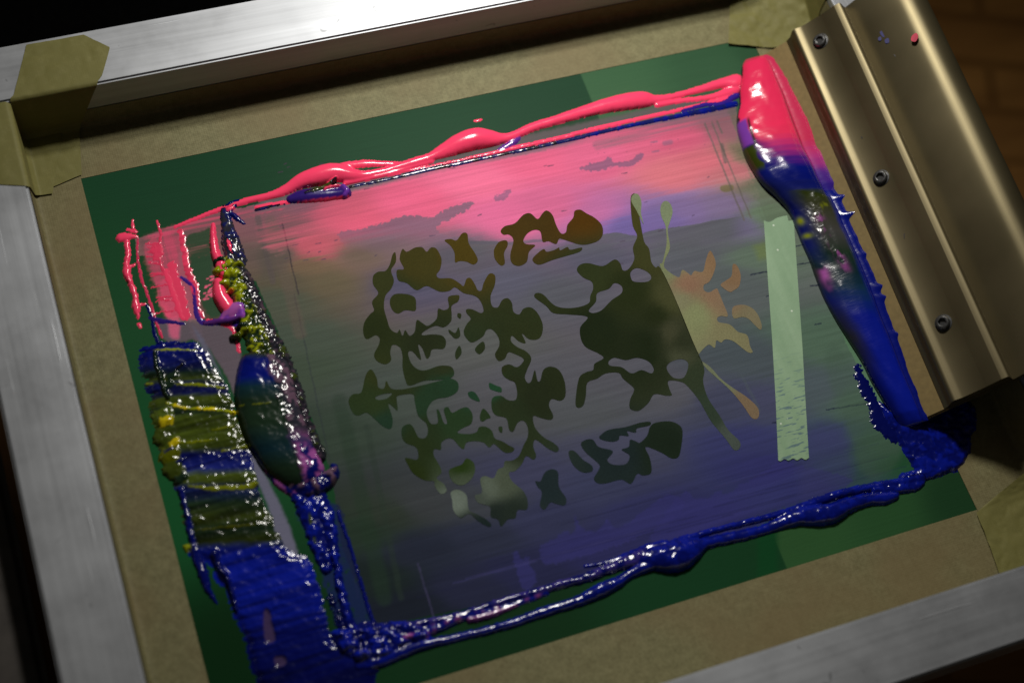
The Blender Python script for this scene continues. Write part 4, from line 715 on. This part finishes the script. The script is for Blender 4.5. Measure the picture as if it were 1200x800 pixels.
# dried ink specks on the handle and plate (thin daubs)
def daub(pts, col, n0, name='ink_speck'):
    P = cr([onsq(p, n0) for p in pts], 3); bm = bmesh.new(); top = [bm.verts.new(tuple(sq(s, n0+.12, l))) for s, l in P]; bot = [bm.verts.new(tuple(sq(s, n0-.3, l))) for s, l in P]
    bm.faces.new(top)
    for k in range(len(P)): bm.faces.new([top[k], bot[k], bot[(k+1) % len(P)], top[(k+1) % len(P)]])
    bmesh.ops.recalc_face_normals(bm, faces=bm.faces); me = bpy.data.meshes.new(name); bm.to_mesh(me); bm.free()
    return link(name, me, mat_plain('dried_ink', col, .5), squeegee)
daub([(1070, 41), (1074, 39), (1076, 43), (1073, 49), (1068, 48), (1068, 44)], (.5, .02, .06), 6.05)
daub([(1031, 38), (1036, 36), (1038, 41), (1035, 44)], (.02, .02, .12), 2.0); daub([(1037, 47), (1041, 45), (1042, 50), (1038, 51)], (.02, .02, .12), 2.3); daub([(1029, 45), (1032, 43), (1033, 47), (1030, 48)], (.02, .02, .10), 1.9)
daub([(1113, 158), (1115, 159), (1116, 164), (1114, 167)], (.03, .025, .02), 3.1); daub([(1047, 64), (1050, 65), (1049, 67)], (.03, .025, .02), 2.2); daub([(1120, 226), (1122, 227), (1121, 229)], (.03, .025, .02), 1.4)
daub([(1009, 160), (1011, 161), (1010, 163)], (.03, .025, .02), 6.7); daub([(1059, 274), (1060.5, 274), (1060, 280), (1059, 279)], (.04, .03, .02), 6.55)
# the fat roll of ink on the blade: stations (left px on the mesh, right px on the blade, bulge mm)
ST = [((874, 70), (898, 64), 1.5), ((869, 80), (905, 68), 4.5), ((868, 95), (914, 80), 5.6), ((866, 110), (922, 94), 5.6), ((866, 124), (930, 108), 5.2), ((863, 140), (938, 124), 5.2), ((864, 155), (945, 140), 5.8), ((868, 170), (951, 155), 7.0), ((873, 186), (958, 172), 8.2), ((882, 202), (967, 190), 8.4),
      ((893, 218), (974, 208), 7.8), ((910, 234), (980, 225), 6.8), ((924, 250), (990, 245), 5.6), ((932, 268), (998, 264), 5.2), ((940, 288), (1007, 284), 5.0), ((949, 308), (1016, 304), 4.8), ((956, 328), (1025, 325), 4.6), ((965, 350), (1034, 348), 4.6), ((978, 374), (1042, 372), 5.0), ((993, 398), (1052, 398), 5.2),
      ((1008, 422), (1060, 422), 5.4), ((1020, 446), (1068, 444), 5.2), ((1034, 470), (1076, 464), 4.8), ((1046, 490), (1083, 482), 4.0), ((1056, 504), (1088, 492), 2.5)]
nS = len(ST); NL, NC = 260, 90
Lp = np.array([s[0] for s in ST], float); Rp = np.array([s[1] for s in ST], float); Bg = np.array([s[2] for s in ST])
tt = np.linspace(0, nS-1, NL); Lw = np.array([un(p, 0) for p in cr(Lp, 12, False)]); Rw = np.array([sq(*(lambda q_: (q_[0], .7, q_[1]))(onsq(p, .7))) for p in cr(Rp, 12, False)])
tl = np.linspace(0, nS-1, len(Lw)); Bi = np.interp(tt, np.arange(nS), Bg)
Lw = np.stack([np.interp(tt, tl, Lw[:, k]) for k in range(3)], 1); Rw = np.stack([np.interp(tt, tl, Rw[:, k]) for k in range(3)], 1)
pyv = np.interp(tt, np.arange(nS), (Lp[:, 1]+Rp[:, 1])/2)
c_ = np.linspace(0, 1, NC); V = np.zeros((NL, NC, 3)); C = np.zeros((NL, NC, 4))
TTT, CC = np.meshgrid(tt*10, c_, indexing='ij'); n_l = fbm(TTT, CC*40, 14, 14, 501, 3)*2; n_f = fbm(TTT, CC*60, 2.5, 2.5, 521, 3)*2; n_s = fbm(TTT, CC*40, 2.0, 40, 541, 3)*2; n_m = fbm(TTT, CC*40, 6, 6, 561, 3)*2
edge = fbm(tt*10, tt*0, 6, 6, 581, 4)*2*1.0+np.maximum(0, fbm(tt*10, tt*0+9, 2.5, 2.5, 585, 2)-.2)*4
spk = np.zeros(NL)
for yc, hgt, wd in ((236, 3.6, 2.2), (255, 5.0, 2.6), (300, 1.0, 3), (338, 2.4, 3), (350, 2, 3), (392, 1.5, 3)): spk += hgt*np.exp(-((pyv-yc)/wd)**2)
for i_ in range(NL):
    y = pyv[i_]; A = Lw[i_]; B = Rw[i_]; crease = .80 if y < 235 else .84
    for j_ in range(NC):
        c = c_[j_]; g = min(1, c/crease)
        arcH = Bi[i_]*(1-abs(2*min(1, g**.72)-1)**2.6)**.6 if g < 1 else 0
        film_h = .9*(1-max(0, (c-crease)/(1-crease))**3) if c > crease*.9 else .9*c
        # base line: mesh then up the blade
        P = A*(1-c)+B*c+Sd*(edge[i_]*.8+spk[i_])*MM*c**14; endf = min(1, min(i_, NL-1-i_)/12.)**.5
        # blade tip block is a convex hull: keep above both
        P = P+np.array([-.25*(1-c), 0, 1])*MM*((arcH*(1+.10*n_l[i_, j_])+film_h*1.2)*endf)
        sgap = (P-O3)@Sd/MM; ngap = (P-O3)@Nd/MM
        if sgap > -17.5 and ngap < .75+.5*math.sin(math.pi*min(1, c)) and c < .995: P = P+Nd*MM*((.75+.5*math.sin(math.pi*c))-ngap)
        V[i_, j_] = P
NLo, NCo = np.meshgrid(np.arange(NL), c_, indexing='ij'); yv = pyv[NLo]-10*(NCo-.5)
def band(v, stops): ys = [s[0] for s in stops]; return np.stack([np.interp(v, ys, [s[1][k] for s in stops]) for k in range(3)], -1)
D2 = DGR*1.3
main = band(yv+n_s*7, [(60, PINK*np.array([.72, .4, .6])), (150, PINK*np.array([.76, .45, .6])), (162, PINK*np.array([.7, .5, .6])), (178, PINKD*.55+BLUE*.25), (192, BLUE*.45+PINKD*.10), (202, BLUE*.42), (214, BLUE*.35), (226, NAVY), (232, OLV*.5), (248, OLV*.45+MAUV*.08), (275, MAUV*.22+DGR), (300, DGR), (325, TEAL*.6), (340, TEAL*.8+BLUE*.06), (358, BLUE*.32+TEAL*.4), (375, BLUE*.6), (420, BLUE*.7), (520, BLUE*.75)])
leftc = band(yv+n_l*8, [(60, PINK*np.array([.75, .45, .6])), (150, PINK*np.array([.75, .5, .6])), (163, PINK*.7), (170, BLUE*.30), (200, BLUE*.38), (225, NAVY), (240, NAVY*.6), (262, BLUE*.25), (290, NAVY), (330, DGR), (360, NAVY), (400, BLK*1.5), (450, BLUE*.3), (520, BLUE*.3)])
rightc = band(yv+n_s*4, [(60, PINKD*.8), (165, PINKD*.8), (185, PINKD*.5+PURP*.3), (205, PURP*.35+BLUE*.2), (225, BLUE*.5), (300, BLUE*.42), (400, BLUE*.42), (520, BLUE*.4)])
wl = (1-sst(.06, .42, NCo+n_m*.05-.0*yv))*sst(150, 175, yv); wr_ = sst(.70, .82, NCo+n_m*.03)
Cc = main*(1-wl[..., None])+leftc*wl[..., None]; Cc = Cc*(1-wr_[..., None])+rightc*wr_[..., None]
# shaded left rim painted black, purple patch and olive edge at the left, near the top
def blend(mask, col): 
    global Cc
    Cc = Cc*(1-mask[..., None])+np.asarray(col)*mask[..., None]
yl = pyv[NLo]
blend(sst(.17, .13, 0)*0+((NCo+n_m*.03 < .035) & (yl < 150)).astype(float), BLK)
blend((1-sst(.13, .17, NCo+n_m*.03))*sst(136, 142, yl+n_m*2)*(1-sst(168, 172, yl+n_m*2)), PURP*.75)
blend((1-sst(.13, .16, NCo+n_m*.05))*sst(170, 173, yl+n_m*2)*(1-sst(196, 204, yl)), OLV*.7)
blend(np.exp(-((NCo-.165)/.02)**2)*sst(136, 142, yl)*(1-sst(168, 180, yl)), BLK)
blend(sst(.35, .6, n_l+n_m*.6)*sst(232, 238, yl)*(1-sst(246, 262, yl))*(NCo > .25)*(NCo < .75), YG*.5)
blend(sst(.0, .35, n_m+.25)*np.exp(-((NCo-.42-.0015*(yl-250))/.07)**2)*sst(250, 262, yl)*(1-sst(318, 326, yl))*sst(-.2, .5, n_m+n_f), MAG*.5)
blend(np.exp(-((NCo-.15+n_l*.05)/.07)**2)*sst(312, 320, yl+n_m*6)*(1-sst(328, 344, yl+n_m*8)), MAG*.8)
blend(np.exp(-((NCo-.10)/.06)**2-((yl-262)/4)**2)+np.exp(-((NCo-.12)/.08)**2-((yl-279)/2.5)**2), YG*.7)
blend(np.exp(-((NCo-.78)/.012)**2)*(1-sst(170, 220, yl))*.8, PINKD*.25)
rg = .03+.55*sst(226, 234, yl)*(1-sst(312, 322, yl))*(NCo < .72)*sst(-.1, .3, n_l+.2)*.5+.2*np.exp(-((NCo-.8)/.03)**2)*sst(195, 230, yl)
rg = rg+.25*(1-sst(.05, .1, NCo))*sst(360, 420, yl)
C[..., :3] = np.clip(Cc, 0, 1); C[..., 3] = rg
I = np.arange(NL*NC).reshape(NL, NC); Q = np.stack([I[:-1, :-1].ravel(), I[1:, :-1].ravel(), I[1:, 1:].ravel(), I[:-1, 1:].ravel()], 1)
V[..., 2] += (n_f*rg*.35+n_s*.05)*MM
me = np_mesh('squeegee_ink', V.reshape(-1, 3), Q[:, ::-1], C.reshape(-1, 4)); o = link('squeegee_ink', me, M_INK, smooth=True)
bm = bmesh.new(); bm.from_mesh(me); bmesh.ops.recalc_face_normals(bm, faces=bm.faces)
if sum(f.normal.z for f in bm.faces) < 0: bmesh.ops.reverse_faces(bm, faces=bm.faces)
bm.to_mesh(me); bm.free()
tag(o, 'fat ink roll on the squeegee blade, pink far end and blue near end', 'ink', 'wet ink left on the screen')

# ------------------------------------------------------------------ surroundings
def boxo(name, x0, x1, y0, y1, z0, z1, m, bev=.002):
    bm = bmesh.new(); bmesh.ops.create_cube(bm, size=1)
    for v in bm.verts: v.co = Vector(((x0+x1)/2+v.co.x*(x1-x0), (y0+y1)/2+v.co.y*(y1-y0), (z0+z1)/2+v.co.z*(z1-z0)))
    bmesh.ops.bevel(bm, geom=bm.edges[:], offset=bev, segments=3, affect='EDGES'); me = bpy.data.meshes.new(name); bm.to_mesh(me); bm.free(); return link(name, me, m)
m, t, b = nt('brown_floor_boards'); v = coords(t, (1, 1, 1), (0, 0, .35)); br = N(t, 'ShaderNodeTexBrick'); L(t, v, br.inputs['Vector']); br.inputs['Scale'].default_value = 5
br.inputs['Color1'].default_value = (.26, .125, .032, 1); br.inputs['Color2'].default_value = (.235, .112, .029, 1); br.inputs['Mortar'].default_value = (.17, .08, .02, 1); br.inputs['Mortar Size'].default_value = .03
n = noise(t, coords(t, (4, 30, 1), (0, 0, .35)), 1, 4); c = mixc(t, mrange(t, n, .3, .7, .0, .6), br.outputs['Color'], (.09, .036, .01, 1)); L(t, c, b.inputs['Base Color']); b.inputs['Roughness'].default_value = .6; b.inputs['Specular IOR Level'].default_value = .1
bm = bmesh.new(); bmesh.ops.create_grid(bm, x_segments=2, y_segments=2, size=4); me = bpy.data.meshes.new('floor'); bm.to_mesh(me); fl = link('floor', me, m); fl.location = (0, 0, -.30); tag(fl, kind='structure')
tag(boxo('backdrop', -1.6, .10, .262, 1.9, -.20, -.15, mat_plain('black_backdrop', (.002, .002, .002), 1., spec=0.), .004), 'added black panel that keeps the top left dark behind the far rail', 'backdrop')  # added black slab, stands in for the unlit space behind the rail
tag(boxo('press_bar', -.47, -.2625, -.9, .255, -.060, .012, mat_plain('dull_painted_metal', (.055, .048, .042), .55, .2, 120, .1), .004), 'dull grey brown metal bar beside the left rail', 'bar')
